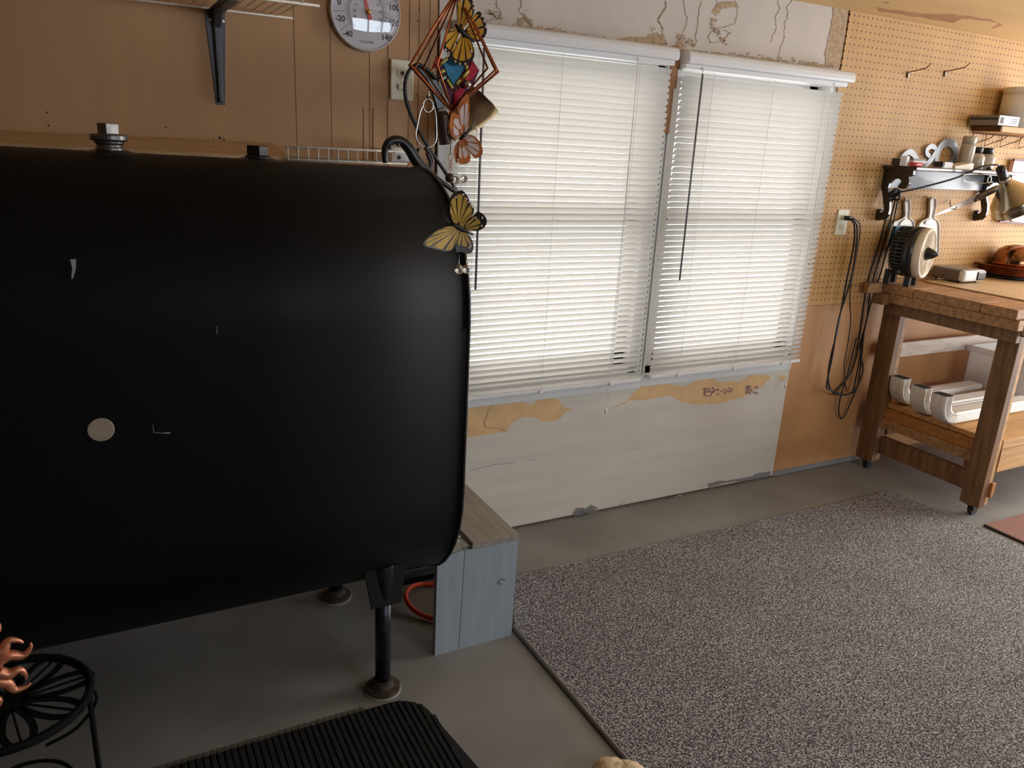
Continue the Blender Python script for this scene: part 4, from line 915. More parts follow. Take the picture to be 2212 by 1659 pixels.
for (x, y0, y1, m) in ((3.330, -0.135, -0.040, 'bench_dark'), (3.330, -0.690, -0.600, 'bench_mid'), (5.05, -0.135, -0.04, 'bench_dark'), (5.05, -0.69, -0.60, 'bench_dark')):
    lg = MB().box((x, y0, 0.052), (x+0.040, y1, 0.854)).build('leg', 'bench_dark', wbn, bevel=0.002)
    MB().box((x+0.041, y0+0.004, 0.058), (x+0.066, y1-0.004, 0.854)).build('leg_doubler', 'bench_light' if y0 < -0.5 else 'bench_mid', lg, bevel=0.002)
    cx, cy = x+0.03, (y0+y1)/2
    MB().box((cx-0.022, cy-0.022, 0.046), (cx+0.022, cy+0.022, 0.052)).build('caster_plate', 'galv', lg)
    MB().cyl((cx+0.01, cy-0.010, 0.023), (cx+0.01, cy+0.010, 0.023), 0.023, n=20).box((cx-0.008, cy-0.014, 0.02), (cx+0.012, cy-0.011, 0.047)).box((cx-0.008, cy+0.011, 0.02), (cx+0.012, cy+0.014, 0.047)).build('caster', 'black_plastic', lg)
MB().box((3.36, -0.075, 0.568), (5.08, -0.055, 0.640)).build('back_brace', 'whitewashed', wbn, bevel=0.001)
for px, py in ((1946, 751), (1944, 763)): MB().lathe(W(px, py, -0.0755), (0, -1, 0), [(0.004, 0), (0.004, 0.001)], 8).build('nail', 'dark_inside', wbn)
for i, (y0, y1) in enumerate(((-0.24, -0.045), (-0.45, -0.242), (-0.665, -0.452))): MB().box((3.372, y0, 0.336), (5.05, y1, 0.360)).build('shelf_board', 'bench_light', wbn, bevel=0.002)
MB().box((3.352, -0.655, 0.285), (3.390, -0.05, 0.333)).build('shelf_rail', 'bench_orange', wbn, bevel=0.002)
MB().box((3.345, -0.655, 0.240), (3.372, -0.10, 0.284)).build('shelf_rail', 'bench_mid', wbn, bevel=0.002)
MB().box((3.40, -0.62, 0.185), (3.43, -0.54, 0.28)).build('block', 'bench_orange', wbn, bevel=0.004)
MB().box((3.372, -0.625, 0.095), (3.400, -0.10, 0.185)).build('low_rail', 'bench_dark', wbn, bevel=0.002)
MB().box((3.40, -0.14, 0.19), (3.9, -0.11, 0.30)).build('long_rail', 'bench_orange', wbn, bevel=0.002)
x = 3.40
for w_ in (0.36, 0.30, 0.34, 0.32, 0.33):
    MB().box((x, -0.690, 0.215), (x+w_-0.003, -0.668, 0.318)).build('front_board', 'bench_light', wbn, bevel=0.001); x += w_
MB().box((3.40, -0.688, 0.320), (5.05, -0.667, 0.362)).build('front_strip', 'bench_light', wbn, bevel=0.002)
MB().box((3.374, -0.702, 0.10), (3.40, -0.690, 0.17)).build('splice_block', 'bench_orange', wbn, bevel=0.003)
MB().lathe(XP(2212, 722, BX+0.028), (-1, 0, 0), [(0.013, 0), (0.012, 0.004), (0.004, 0.006)], 14).build('bolt', 'galv', wbn)
sh = MB().box((3.525, -0.69, 0.9425), (5.1, -0.085, 0.9475)).build('hardboard_sheet', 'sheet', bevel=0.001); tag(sh, 'tan hardboard sheet lying flat on the workbench top', 'sheet')

# downspout elbows on the lower shelf
def rrect(a, b_, r, n=4):
    pts = []
    for (cx, cy, a0) in ((a-r, b_-r, 0), (-(a-r), b_-r, 90), (-(a-r), -(b_-r), 180), (a-r, -(b_-r), 270)):
        for k in range(n+1): t = math.radians(a0+90*k/n); pts.append((cx+r*math.cos(t), cy+r*math.sin(t)))
    return pts
def corr(a, b_, r):
    """rounded rectangle with fine flutes on its broad faces"""
    pts = rrect(a, b_, r); out = []; m = len(pts)
    for i in range(m):
        p0, p1 = pts[i], pts[(i+1) % m]; d = math.hypot(p1[0]-p0[0], p1[1]-p0[1]); out.append(p0)
        if d > 0.02:
            q = 9
            for k in range(1, q):
                t = k/q; nx, ny = (p1[1]-p0[1])/d, -(p1[0]-p0[0])/d; o_ = 0.0012 if k % 2 else -0.0012
                out.append((p0[0]+(p1[0]-p0[0])*t+nx*o_, p0[1]+(p1[1]-p0[1])*t+ny*o_))
    return out
def downspout(label, p, ztop, xend):
    x0, y0 = p.x, p.y; zf = 0.362+0.030; R = 0.075
    root = thing('downspout_elbow', (x0, y0, 0.361), label, 'downspout', 'white downspout elbows on the lower shelf')
    path = []; zt = max(ztop, zf+R+0.02)
    path.append((V(x0, y0, zt), V(0, 0, -1), 1)); path.append((V(x0, y0, zf+R), V(0, 0, -1), 1))
    for k in range(1, 17):
        t = math.pi/2*k/16; path.append((V(x0+R-R*math.cos(t), y0, zf+R-R*math.sin(t)), V(math.sin(t), 0, -math.cos(t)), 0.965 if k % 2 else 1.0))
    path.append((V(x0+R+0.02, y0, zf), V(1, 0, 0), 1)); path.append((V(xend, y0, zf), V(1, 0, 0), 1))
    sec = corr(0.038, 0.029, 0.010); vs = []; n_ = len(sec)
    for (c, t, k) in path:
        nrm = V(-t.z, 0, t.x)
        vs += [c+V(0, u*k, 0)+nrm*w*k for (u, w) in sec]
    fs = []
    for i in range(len(path)-1): fs += [(i*n_+k, i*n_+(k+1) % n_, (i+1)*n_+(k+1) % n_, (i+1)*n_+k) for k in range(n_)]
    MB().add(vs, fs, False).build('pipe', 'downspout', root)
    c, t, k = path[0]; nrm = V(-t.z, 0, t.x)
    MB().prism([V(c.x, c.y, c.z-0.002)+V(0, u*0.965, 0)+nrm*w*0.965 for (u, w) in sec], (0, 0, -0.001)).build('shade_cap', 'dark_inside', root)  # dark sheet in the open mouth paints the shade inside the pipe
for (px, py, lb) in ((1947, 814, 'white downspout elbow nearest the wall of the three on lower shelf'), (1992, 834, 'middle one of three white downspout elbows on the lower shelf'), (2037, 851, 'white downspout elbow nearest the front leg, with visible crimped bend')):
    downspout(lb, F(px, py, 0.505), 0.505, 3.98)
# clear tote behind
tb = thing('storage_tote', (4.20, -0.22, 0.361), 'clear plastic storage tote on the lower shelf behind the downspouts', 'tote')
tx0, tx1, ty0, ty1, tz0, tz1 = 3.99, 4.55, -0.42, -0.105, 0.362, 0.600
q = MB()
for (a, b_) in (((tx0, ty0, tz0), (tx0+0.004, ty1, tz1)), ((tx1-0.004, ty0, tz0), (tx1, ty1, tz1)), ((tx0, ty0, tz0), (tx1, ty0+0.004, tz1)), ((tx0, ty1-0.004, tz0), (tx1, ty1, tz1)), ((tx0, ty0, tz0), (tx1, ty1, tz0+0.004))): q.box(a, b_)
q.build('bin', 'tote', tb)
q = MB()
for (a, b_) in (((tx0-0.012, ty0-0.012, tz1-0.03), (tx0, ty1+0.012, tz1)), ((tx1, ty0-0.012, tz1-0.03), (tx1+0.012, ty1+0.012, tz1)), ((tx0, ty0-0.012, tz1-0.03), (tx1, ty0, tz1)), ((tx0, ty1, tz1-0.03), (tx1, ty1+0.012, tz1))): q.box(a, b_)
q.build('rim', 'tote', tb, bevel=0.002)
MB().box((tx0+0.05, ty0+0.05, tz0+0.006), (tx1-0.05, ty1-0.05, tz0+0.12)).build('contents', 'label_white', tb, bevel=0.02)

# ------------------------------------------------------------------ things on the bench
fa_ = V(0.319, -0.947, 0).normalized(); fu = V(0.947, 0.319, 0).normalized()
fc = W(2003, 548, -0.195); FR = ((fc.z-0.942)-0.028)*0.90
fan = thing('desk_fan', (fc.x, fc.y, 0.942), 'black and cream desk fan standing at the end of the workbench', 'fan')
rear = fc-fa_*0.135
MB().lathe(fc-fa_*0.030, fa_, [(FR*0.90, -0.001), (FR*1.0, 0), (FR*1.0, 0.028), (FR*0.97, 0.033), (FR*0.90, 0.033), (FR*0.88, 0.024)], 48).build('front_ring', 'fan_cream', fan)
MB().lathe(fc-fa_*0.078, fa_, [(FR*0.94, 0), (FR*1.01, 0.004), (FR*1.02, 0.046), (FR*0.9, 0.047)], 48).build('drum', 'black_plastic', fan)
MB().lathe(rear, fa_, [(FR*0.76, 0), (FR*0.80, 0.004), (FR*0.84, 0.058)], 40).build('inner_housing', 'dark_inside', fan)
rb0 = None
for k in range(40):
    a = 2*math.pi*k/40; u = fu*math.cos(a)+V(0, 0, 1)*math.sin(a)
    MB().tube([rear+u*FR*0.82-fa_*0.001, rear+u*FR*0.93+fa_*0.006, rear+u*FR*0.985+fa_*0.06], 0.0026, 5).build('grille_bar', 'grille_grey', fan)
MB().tube([rear+(fu*math.cos(t)+V(0, 0, 1)*math.sin(t))*FR*0.955+fa_*0.030 for t in [2*math.pi*k/40 for k in range(40)]], 0.0025, 5, closed=True).build('grille_hoop', 'black_plastic', fan)
for k in range(30):
    a = 2*math.pi*k/30; pts = []
    for j in range(7):
        t = j/6; aa = a+0.75*t*t; u = fu*math.cos(aa)+V(0, 0, 1)*math.sin(aa); pts.append(fc+u*FR*(0.20+0.71*t)+fa_*(-0.004+0.0*t))
    MB().tube(pts, lerps([0.0015, 0.0032], 7), 5).build('spiral_vane', 'fan_cream', fan)
MB().lathe(fc-fa_*0.022, fa_, [(FR*0.88, 0), (FR*0.88, 0.001)], 40).build('fan_well', 'fan_shade', fan)
MB().lathe(fc-fa_*0.01, fa_, [(0.030, 0), (0.029, 0.012), (0.018, 0.038), (0.006, 0.055), (0.0, 0.056)], 24).build('nose_cone', 'black_plastic', fan)
MB().ball(fc+fa_*0.046, 0.005, 10, 6).build('nose_tip', 'chrome', fan)
for s_ in (-1, 1):
    for off in (0.035, 0.125):
        b0 = fc-fa_*off+fu*0.028*s_; MB().prism([V(b0.x, b0.y, 0.9425)+fu*0.030*s_, V(b0.x, b0.y, 0.9425)+fu*0.002*s_, b0+V(0, 0, -FR*0.86), b0+fu*0.022*s_+V(0, 0, -FR*0.74)], fa_*-0.026).build('foot', 'black_plastic', fan, bevel=0.002)
MB().tube(cr([F(1945, 601, 0.948), F(1910, 603, 0.946), F(1885, 609, 0.945), F(1876, 618, 0.944)], 5), 0.0028, 6).build('cord', 'black_rubber', fan)
# silver player
sv = thing('silver_player', (3.73, -0.12, 0.948), 'flat silver player with a dark window beside the fan', 'player')
MB().box((3.645, -0.190, 0.956), (3.805, -0.030, 1.012)).build('case', 'silver', sv, bevel=0.008)
MB().box((3.642, -0.205, 0.957), (3.808, -0.172, 1.010)).build('front_cap', 'white_plastic', sv, bevel=0.010)
MB().box((3.735, -0.209, 0.961), (3.806, -0.190, 1.006)).build('dark_window', 'black_plastic', sv, bevel=0.008)
MB().lathe(V(3.645, -0.10, 0.975), (-1, 0, 0), [(0.004, 0), (0.004, 0.002)], 10).build('jack', 'dark_inside', sv)
for yy in (-0.17, -0.05): MB().cyl((3.665, yy, 0.948), (3.665, yy, 0.957), 0.007, n=10).build('foot', 'black_plastic', sv); MB().cyl((3.785, yy, 0.948), (3.785, yy, 0.957), 0.007, n=10).build('foot', 'black_plastic', sv)
# copper pan with dome mould on a black trivet
_l = F(2099, 562, 1.016); cpn = V(_l.x+0.563*0.186, _l.y-0.826*0.186, 0.0)
tv = MB().lathe(V(cpn.x, cpn.y, 0.948), (0, 0, 1), [(0.115, 0), (0.120, 0.006), (0.120, 0.016), (0.1, 0.018)], 32).build('black_trivet', 'black_metal'); tag(tv, 'low black stand under the copper pan on the workbench', 'trivet')
pn = thing('copper_pan', (cpn.x, cpn.y, 0.967), 'copper pan with a wide flared rim on the workbench', 'pan')
MB().lathe(V(cpn.x, cpn.y, 0.9665), (0, 0, 1), [(0.125, 0), (0.140, 0.006), (0.158, 0.045), (0.186, 0.048), (0.186, 0.050), (0.156, 0.048), (0.138, 0.010), (0.0, 0.008)], 48).build('pan_body', 'dark_copper', pn)
dm = MB().lathe(V(cpn.x+0.01, cpn.y, 0.975), (0, 0, 1), [(0.100, 0), (0.104, 0.045), (0.100, 0.078), (0.086, 0.112), (0.058, 0.132), (0.02, 0.140), (0, 0.1405)], 40).build('copper_mould', 'alu'); dm.data.materials[0] = mat('polished_copper', S(136, 96, 68), 0.18, metal=1.0); tag(dm, 'polished copper dome mould sitting in the copper pan', 'mould')
MB().tube([V(cpn.x+0.01+0.105*math.cos(t), cpn.y+0.105*math.sin(t), 1.021) for t in [2*math.pi*k/40 for k in range(40)]], 0.0035, 6, closed=True).build('rolled_edge', 'copper', dm)

# ------------------------------------------------------------------ black scroll shelf on the pegboard
zS = zc(1780, 160, 4.88)
XBK = [3.205, 3.93]; SD = 0.165
ssh = thing('scroll_shelf', (3.57, -0.08, 1.24), 'black painted wall shelf with scroll brackets and crest on the pegboard', 'shelf')
bo = zS([(596, 1000), (830, 985), (955, 1012), (950, 1062), (905, 1090), (907, 1150), (880, 1195), (830, 1212), (785, 1192), (805, 1160), (830, 1130), (800, 1102), (745, 1108), (700, 1150), (685, 1200), (690, 1290), (702, 1350), (700, 1430), (685, 1485), (640, 1532), (565, 1545), (512, 1522), (530, 1455), (570, 1425), (615, 1420), (600, 1455), (625, 1460), (642, 1425), (630, 1300), (618, 1210), (590, 1195)])
for xb in XBK:
    pts = []
    for (px, py) in bo:
        q = XP(px, py, XBK[0]); pts.append(V(xb-0.009, min(q.y, -0.006), q.z))
    MB().prism(pts, (0.018, 0, 0)).build('scroll_bracket', 'shelf_black', ssh, bevel=0.002)
zt_ = XP(1940, 365, XBK[0]).z
MB().box((XBK[0]-0.025, -SD-0.012, zt_-0.002), (4.07, -0.006, zt_+0.014)).build('shelf_board', 'shelf_black', ssh, bevel=0.004)
MB().box((XBK[0]+0.01, -0.020, W(1990, 408, -0.02).z), (4.05, -0.006, zt_-0.003)).build('back_rail', 'shelf_sheen', ssh, bevel=0.002)
zshelf = zt_+0.0145
for pts, ws in ((zS([(800, 935), (830, 875), (870, 835), (910, 822), (950, 850), (985, 910), (1030, 950), (1080, 950), (1130, 905), (1165, 850), (1190, 780)]), [0.016, 0.022, 0.024, 0.026, 0.026, 0.026, 0.026, 0.026, 0.028, 0.024, 0.008]),
                (zS([(1120, 870), (1090, 840), (1090, 795), (1125, 765), (1165, 770), (1190, 800)]), [0.016, 0.020, 0.022, 0.022, 0.022, 0.016]),
                (zS([(1190, 955), (1195, 880), (1215, 800), (1260, 740), (1320, 722), (1375, 760), (1395, 840), (1370, 920), (1330, 955)]), [0.030, 0.030, 0.032, 0.034, 0.036, 0.036, 0.034, 0.034, 0.03])):
    q = [W(x, y, -0.018) for x, y in pts]; q = [V(p.x, p.y, max(p.z, zshelf+0.004)) for p in q]; q = cr(q, 4)
    MB().stroke(q, lerps(ws, len(q)), (0, 0.014, 0)).build('crest_scroll', 'shelf_sheen', ssh)
def onshelf(px, y): d = ray(px, 366); return W(px, 366, y).x
def prop(name, o, label, cat): return tag(o, label, cat)
# bottle, jar and small things on the shelf
def at_y(px, py, y): return W(px, py, y)
bp_ = at_y(2083, 358, -0.07)
bt = thing('frosted_bottle', (bp_.x, -0.07, zshelf), 'tall frosted bottle standing on the black scroll shelf', 'bottle')
hb = at_y(2088, 293, -0.07).z-zshelf
MB().lathe(V(bp_.x, -0.07, zshelf), (0, 0, 1), [(0.030, 0), (0.032, 0.004), (0.032, hb*0.68), (0.030, hb*0.74)], 28).build('body', 'frosted', bt)
MB().lathe(V(bp_.x, -0.07, zshelf+hb*0.735), (0, 0, 1), [(0.030, 0), (0.030, hb*0.23), (0.026, hb*0.265)], 28).build('cap', 'frosted', bt)
jp = at_y(2112, 365, -0.10)
for k, dx in enumerate((-0.008, 0.074)):
    j = thing('glass_jar', (jp.x+dx, -0.085, zshelf), ['squat glass jar with black cap beside the tall frosted bottle', 'squat glass jar with black cap at the far end of black shelf'][k], 'jar')
    MB().lathe(V(jp.x+dx, -0.085, zshelf), (0, 0, 1), [(0.034, 0), (0.038, 0.006), (0.038, 0.055), (0.030, 0.070), (0.022, 0.074)], 28).build('body', 'frosted', j)
    MB().lathe(V(jp.x+dx, -0.085, zshelf+0.074), (0, 0, 1), [(0.024, 0), (0.024, 0.026), (0.022, 0.028)], 24).build('cap', 'black_plastic', j)
o = MB().box((onshelf(1945, -0.13), -0.15, zshelf), (onshelf(1952, -0.13), -0.12, zshelf+0.042)).build('white_carton', 'label_white', bevel=0.002); tag(o, 'small upright white carton at the end of the black shelf', 'carton')
x_ = onshelf(1958, -0.13); o = MB().box((x_, -0.155, zshelf+0.0), (x_+0.085, -0.115, zshelf+0.032)).build('small_box', 'label_white', bevel=0.002); tag(o, 'small white box on the black shelf behind the red marker', 'box')
MB().box((x_-0.001, -0.156, zshelf+0.024), (x_+0.086, -0.114, zshelf+0.033)).build('lid', 'box_grey', o, bevel=0.002)
x_ = onshelf(1965, -0.167); o = MB().cyl((x_, -0.166, zshelf+0.009), (x_+0.07, -0.166, zshelf+0.009), 0.009, n=12).build('red_marker', 'red'); tag(o, 'red marker lying at the front edge of the black shelf', 'marker')
MB().cyl((x_+0.068, -0.166, zshelf+0.009), (x_+0.115, -0.166, zshelf+0.009), 0.0065, 0.006, n=12).build('marker_tip', 'box_grey', o)
x_ = onshelf(2030, -0.16); o = MB().box((x_, -0.17, zshelf), (x_+0.07, -0.13, zshelf+0.026)).build('white_packet', 'label_white', bevel=0.002); tag(o, 'little white packet lying in the middle of the black shelf', 'packet')
MB().box((x_-0.001, -0.171, zshelf+0.004), (x_+0.012, -0.129, zshelf+0.0265)).build('dark_end', 'box_dark', o)
x_ = onshelf(2058, -0.16); o = MB().prism([V(x_, -0.17, zshelf), V(x_+0.13, -0.17, zshelf), V(x_+0.13, -0.17, zshelf+0.024), V(x_+0.12, -0.17, zshelf+0.028), V(x_, -0.17, zshelf+0.010)], (0, 0.06, 0)).build('cream_booklet', 'ivory'); tag(o, 'cream booklet lying on the black shelf before the frosted bottle', 'booklet')
x_ = onshelf(2136, -0.15); o = MB().cyl((x_, -0.15, zshelf), (x_, -0.15, zshelf+0.035), 0.013, 0.011, n=16).build('metal_cup', 'chrome'); tag(o, 'tiny shiny metal cup at the far end of the black shelf', 'cup')
x_ = onshelf(1940, -0.10); o = MB().prism([V(x_, -0.12, zshelf), V(x_+0.05, -0.12, zshelf), V(x_+0.05, -0.06, zshelf), V(x_, -0.06, zshelf)], (0, 0, 0.03)).build('dark_block', 'box_dark', bevel=0.002); tag(o, 'small dark block behind the white carton on black shelf', 'block')

# clamp lamp on the black shelf
YL = -0.26
lm = thing('clamp_lamp', W(2165, 440, YL), 'ribbed silver clamp lamp hanging off the black scroll shelf', 'clamp lamp')
a0, a1 = W(2170, 386, YL), W(2196, 447, YL-0.03); av = a1-a0; al = av.length; prof = [(0.021, 0), (0.026, al*0.10)]
for k in range(8):
    t = 0.16+0.6*k/8; r_ = 0.030+0.062*(k/7); prof += [(r_, al*t), (r_+0.004, al*(t+0.035))]
prof += [(0.098, al*0.80), (0.103, al*0.98), (0.106, al), (0.101, al*0.985), (0.09, al*0.78), (0.03, al*0.2), (0, al*0.18)]
MB().lathe(a0, av, prof, 44).build('reflector_shade', 'alu', lm)
s0 = W(2160, 361, YL); MB().lathe(s0, a0-s0, [(0.012, 0), (0.019, 0.006), (0.021, 0.03), (0.019, 0.05), (0.021, (a0-s0).length)], 20).build('socket', 'black_plastic', lm)
MB().lathe(a0-av*0.02, av, [(0.023, 0), (0.023, 0.014)], 20).build('collar', 'chrome', lm)
MB().tube(cr([s0, W(2152, 356, YL), W(2120, 360, YL+0.02), W(2090, 374, YL+0.05), W(2060, 386, YL+0.07), W(2010, 400, -0.15), W(1960, 412, -0.11), W(1940, 415, -0.09)], 5), 0.0042, 8).build('cord', 'black_rubber', lm)
ck = MB()
for i in range(6):
    c = W(1934, 421, -0.08)+V(random.uniform(-0.01, 0.01), random.uniform(-0.01, 0.01), random.uniform(-0.012, 0.012)); rr = random.uniform(0.012, 0.022); ax_ = V(random.uniform(-1, 1), random.uniform(-1, 1), random.uniform(-1, 1)).normalized(); u = ax_.orthogonal().normalized(); w = ax_.cross(u)
    ck.tube([c+(u*math.cos(t)+w*math.sin(t))*rr for t in [2*math.pi*k/14 for k in range(14)]], 0.005, 6, closed=True)
ck.build('cord_knot', 'black_rubber', lm)
MB().tube(cr([W(x, y, YL+0.05) for x, y in ((2156, 379), (2120, 377), (2090, 376), (2081, 380), (2083, 390), (2098, 395), (2125, 396), (2145, 393))], 4), 0.0018, 6).build('clamp_wire', 'chrome', lm)
c = W(2137, 388, YL+0.05); MB().tube([c+V(0.013*math.cos(t), 0, 0.015*math.sin(t)) for t in [2*math.pi*k/20 for k in range(20)]], 0.0028, 6, closed=True).build('clamp_ring', 'chrome', lm)
# long blade tool
bl = thing('long_blade', W(2060, 455, -0.19), 'long tapered pale blade with brown handle below the black shelf', 'tool')
MB().stroke([W(2020, 465, -0.19), W(2040, 457, -0.19), W(2075, 443, -0.19), W(2108, 429, -0.19)], [0.003, 0.012, 0.022, 0.032], (0, 0.0025, 0)).build('blade', 'blade', bl)
hp = cr([W(2104, 433, -0.19), W(2114, 427, -0.19), W(2130, 418, -0.19), W(2148, 409, -0.19), W(2156, 404, -0.19)], 4)
MB().tube(hp, [x*0.5 for x in lerps([0.018, 0.030, 0.030, 0.030, 0.020], len(hp))], 10).build('tool_handle', 'beige_tool', bl)
MB().ball(W(2112, 433, -0.206), 0.004, 8, 6).build('pin', 'chrome', bl)
hk = MB().tube(cr([W(2053, 432, -0.012), W(2052, 440, -0.03), W(2056, 449, -0.16), W(2062, 452, -0.205), W(2067, 445, -0.205)], 4), 0.0022, 6).build('peg_hook', 'brown_wire'); tag(hk, 'thin hook holding the long pale blade on the pegboard', 'hook')

# dustpans
zD = zc(1900, 360, 5.926)
def dustpan(label, ol, brush=None, y=-0.019):
    root = thing('dustpan', W(*ol[-6], y), label, 'dustpan')
    MB().prism([W(a, b_, y) for a, b_ in resample(ol, 3)], (0, 0.012, 0)).build('pan', 'dust_white', root, bevel=0.003)
    cx = sum(p[0] for p in ol)/len(ol); cy = sum(p[1] for p in ol)/len(ol)
    MB().tube([W(a, b_, y-0.003) for a, b_ in resample(ol, 3)], 0.004, 6, closed=True).build('raised_rim', 'dust_white', root)
    if brush: MB().prism([W(a, b_, y-0.014) for a, b_ in brush], (0, 0.011, 0)).build('brush', 'dust_blue', root)
    return root
d1 = dustpan('white dustpan with a blue brush hanging behind the fan', zD([(325, 435), (380, 430), (388, 560), (378, 650), (430, 700), (438, 770), (420, 900), (395, 1060), (240, 1075), (105, 1062), (125, 920), (150, 780), (180, 715), (255, 685), (322, 640), (328, 560)]), zD([(215, 765), (405, 765), (370, 900), (330, 1030), (140, 1015), (185, 880)]))
d2 = dustpan('plain white dustpan hanging on the pegboard nearer the copper pan', zD([(650, 412), (715, 408), (718, 520), (692, 650), (742, 690), (762, 770), (758, 950), (745, 1120), (600, 1110), (490, 1060), (500, 900), (505, 750), (560, 690), (630, 650), (645, 530)]))
MB().prism([W(a, b_, -0.026) for a, b_ in zD([(600, 690), (660, 660), (715, 695), (722, 740), (585, 740)])], (0, 0.006, 0)).build('handle_boss', 'dust_white', d2, bevel=0.002)
MB().prism([W(a, b_, -0.026) for a, b_ in zD([(275, 715), (335, 660), (395, 700), (405, 755), (255, 755)])], (0, 0.006, 0)).build('handle_boss', 'dust_white', d1, bevel=0.002)
for (px, py, lb) in ((1963, 432, 'short hook from which the blue-brush dustpan hangs'), (2011, 430, 'short hook from which the plain dustpan hangs')):
    o = MB().tube([W(px-9, py-6, -0.006), W(px-9, py, -0.03), W(px-2, py+4, -0.05), W(px+2, py-3, -0.05)], 0.002, 6).build('peg_hook', 'brown_wire'); tag(o, lb, 'hook')

# upper peg hooks
for (px, py, qx, qy, lb) in ((1958, 157, 2013, 137, 'long peg hook on the bare pegboard nearer the window'), (2038, 155, 2096, 137, 'long peg hook on the bare pegboard farther from the window')):
    p = W(px, py); x = p.x; e = XP(qx, qy, x)
    root = thing('peg_hook', (x, 0, p.z-0.03), lb, 'hook', 'upper peg hooks')
    MB().tube([V(x, -0.006, p.z-0.02), V(x, -0.009, p.z), V(x, e.y*0.8, p.z+(e.z-p.z)*0.45), V(x, e.y, e.z)], 0.0026, 6).build('wire_arm', 'hook_steel', root)
    MB().tube([V(x+0.004, -0.008, p.z-0.022), V(x+0.004, -0.008, p.z+0.002), V(x+0.032, -0.008, p.z+0.003)], 0.0036, 6).build('wall_clip', 'rivet', root)
# upper small shelf, canister, box, wire rack
zq = 1.670; SX0 = 3.765
us2 = thing('small_shelf', (4.15, -0.075, zq-0.026), 'small pale wooden shelf holding the white canister on the pegboard', 'shelf')
MB().box((SX0, -0.150, zq-0.026), (4.6, -0.006, zq)).build('shelf_board', 'bench_light', us2, bevel=0.002)
MB().box((SX0-0.006, -0.148, zq-0.025), (SX0, -0.007, zq-0.001)).build('shaded_end', 'shaded_end_grain', us2)  # thin dark facing colours in the shade on the board's end grain
cx_, cr_ = 3.962, 0.085
cn = thing('white_canister', (cx_, -0.094, zq), 'white cylindrical canister on the small upper shelf', 'canister')
hc = W(2165, 187, -0.05).z-zq
MB().lathe(V(cx_, -0.094, zq+0.001), (0, 0, 1), [(cr_, 0), (cr_, hc*0.86)], 40).build('body', 'canister', cn)
MB().lathe(V(cx_, -0.094, zq+hc*0.85), (0, 0, 1), [(cr_*1.02, 0), (cr_*1.02, hc*0.13), (cr_*0.98, hc*0.15)], 40, False).build('lid', 'canister', cn)
gx0, gx1, gy0, gy1, gz = 3.712, 3.868, -0.158, -0.016, zq+0.044
gb = thing('narrow_box', ((gx0+gx1)/2, -0.09, zq), 'grey box with a white label at the end of the small upper shelf', 'box')
MB().box((gx0, gy0, zq+0.001), (gx1, gy1, gz)).build('carton', 'box_grey', gb, bevel=0.001)
MB().box((gx0+0.001, gy0-0.0012, zq+0.002), (gx1-0.001, gy0+0.001, gz-0.001)).build('label', 'label_white', gb)
MB().box((gx0-0.0010, gy0+0.006, gz-0.020), (gx0+0.001, gy1-0.006, gz-0.011)).build('dark_stripe', 'box_dark', gb)
tl_ = MB()
for k in range(3): tl_.box((gx0+0.095, gy0-0.0018, gz-0.014-k*0.009), (gx0+0.140, gy0-0.0012, gz-0.011-k*0.009))
for k in range(7): tl_.box((gx0+0.010+k*0.004, gy0-0.0018, zq+0.008), (gx0+0.012+k*0.004, gy0-0.0012, gz-0.008))
tl_.build('print', 'ink_light', gb)
wr_ = thing('wire_rack', (W(2100, 284).x, -0.01, W(2100, 310).z), 'brown wire tool rack with angled prongs under the small shelf', 'rack')
z0r = min(W(2102, 283, -0.012).z, zq-0.032)
MB().tube([V(W(2102, 283, -0.012).x, -0.012, z0r), V(4.75, -0.012, z0r)], 0.0028, 6).build('rail', 'brown_wire', wr_)
for px in (2104, 2133, 2167, 2208, 2240):
    p = W(px, 284, -0.012); x = p.x
    MB().tube([V(x, -0.012, z0r), V(x, -0.012, z0r-0.055), V(x, -0.10, z0r-0.022), V(x, -0.115, z0r-0.008)], 0.0024, 6).build('prong', 'brown_wire', wr_)
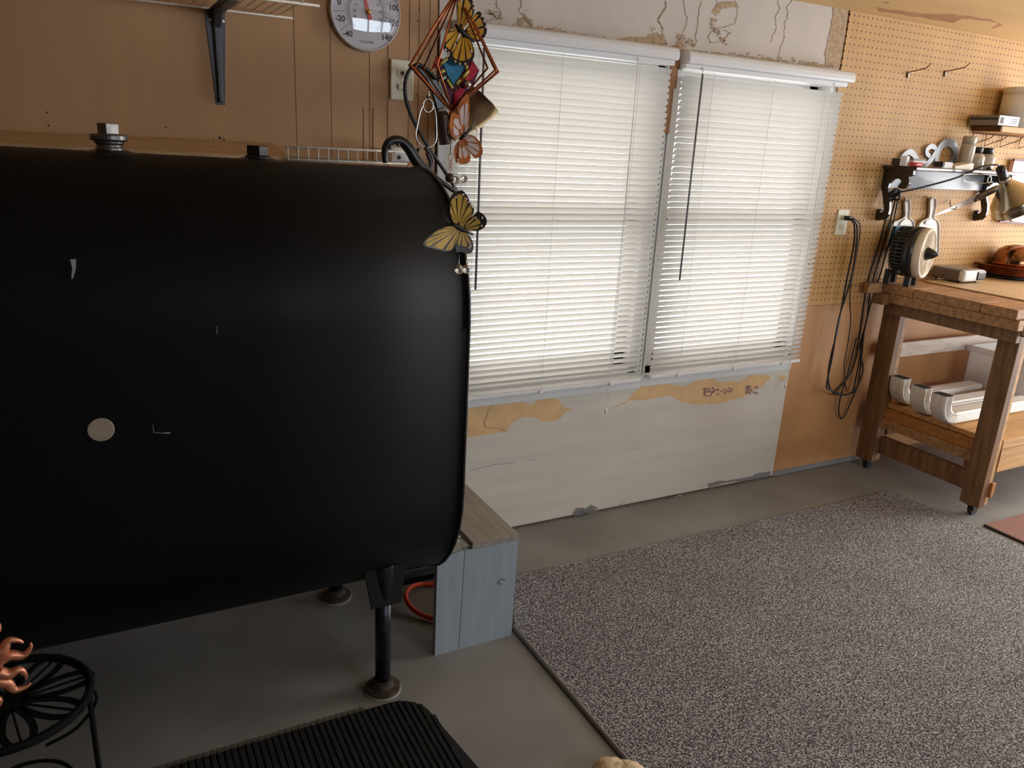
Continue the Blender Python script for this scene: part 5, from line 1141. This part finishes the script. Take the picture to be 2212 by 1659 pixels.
# pink plaque with oval
pq = MB().prism([W(a, b_, -0.03) for a, b_ in ((2192, 345), (2262, 350), (2240, 486), (2160, 478))], (0, 0.022, 0)).build('pink_plaque', 'pink', bevel=0.002); tag(pq, 'pink wooden plaque with maroon edge and oval behind the lamp', 'plaque')
eg = MB()
for a, b_ in (((2192, 345), (2262, 350)), ((2160, 478), (2240, 486))): eg.stroke([W(*a, -0.034), W(*b_, -0.034)], 0.010, (0, 0.01, 0)); 
eg.build('maroon_edge', 'maroon', pq)
oc = W(2190, 452, -0.034); MB().prism([oc+V(0.045*math.cos(t)+0.014*math.sin(-t), 0, 0.062*math.sin(t)) for t in [2*math.pi*k/28 for k in range(28)]], (0, -0.006, 0)).build('oval', 'mirror_grey', pq, bevel=0.002)
rd_ = W(2188, 443, -0.042); MB().prism([rd_+V(0.012*math.cos(t), 0, 0.017*math.sin(t)) for t in [2*math.pi*k/14 for k in range(14)]], (0, -0.002, 0)).build('red_dot', 'red', pq)

# ------------------------------------------------------------------ cords below the outlet and shelf
def cord(pts, y, r, m, label, group):
    n_ = len(pts); q = cr([W(a, b_, y+0.003*math.sin(i*1.7)) for i, (a, b_) in enumerate(pts)], 6)
    o = MB().tube(q, r, 7).build('power_cable', m); tag(o, label, 'cable', group)
g1, g2 = 'cables from the pegboard outlet', 'cables hanging from the black shelf'
cord([(1838, 472), (1846, 490), (1844, 530), (1830, 600), (1815, 680), (1805, 730), (1795, 770), (1789, 815), (1797, 845), (1825, 853), (1850, 838), (1858, 800), (1866, 720)], -0.045, 0.0042, 'black_rubber', 'black cable from the pegboard outlet making the wide rounded loop', g1)
cord([(1842, 472), (1852, 495), (1846, 560), (1836, 610), (1812, 690), (1798, 770), (1786, 830), (1792, 842), (1812, 850)], -0.060, 0.0042, 'black_rubber', 'black cable from the pegboard outlet hanging nearest the window', g1)
cord([(1845, 472), (1858, 488), (1852, 540), (1836, 630), (1838, 690), (1832, 740), (1824, 790), (1828, 845)], -0.074, 0.0030, 'brown_cord', 'thin brown cable hanging down from the outlet on the pegboard', g1)
cord([(1930, 425), (1915, 470), (1902, 520), (1886, 570), (1872, 620), (1862, 690), (1850, 770), (1832, 815), (1800, 850)], -0.009, 0.0036, 'black_rubber', 'black cable from the black shelf with a loose tail swinging toward window', g2)
cord([(1936, 425), (1922, 480), (1905, 540), (1882, 620), (1872, 690), (1858, 750), (1864, 800), (1848, 845), (1822, 902), (1812, 892), (1815, 860), (1830, 810), (1850, 730)], -0.018, 0.0036, 'black_rubber', 'black cable from the black shelf making the lowest narrow loop', g2)
cord([(1940, 428), (1926, 500), (1908, 570), (1896, 610), (1880, 660), (1866, 720), (1856, 780), (1842, 850)], -0.027, 0.0034, 'black_rubber', 'black cable from the black shelf hanging nearest the bench leg', g2)
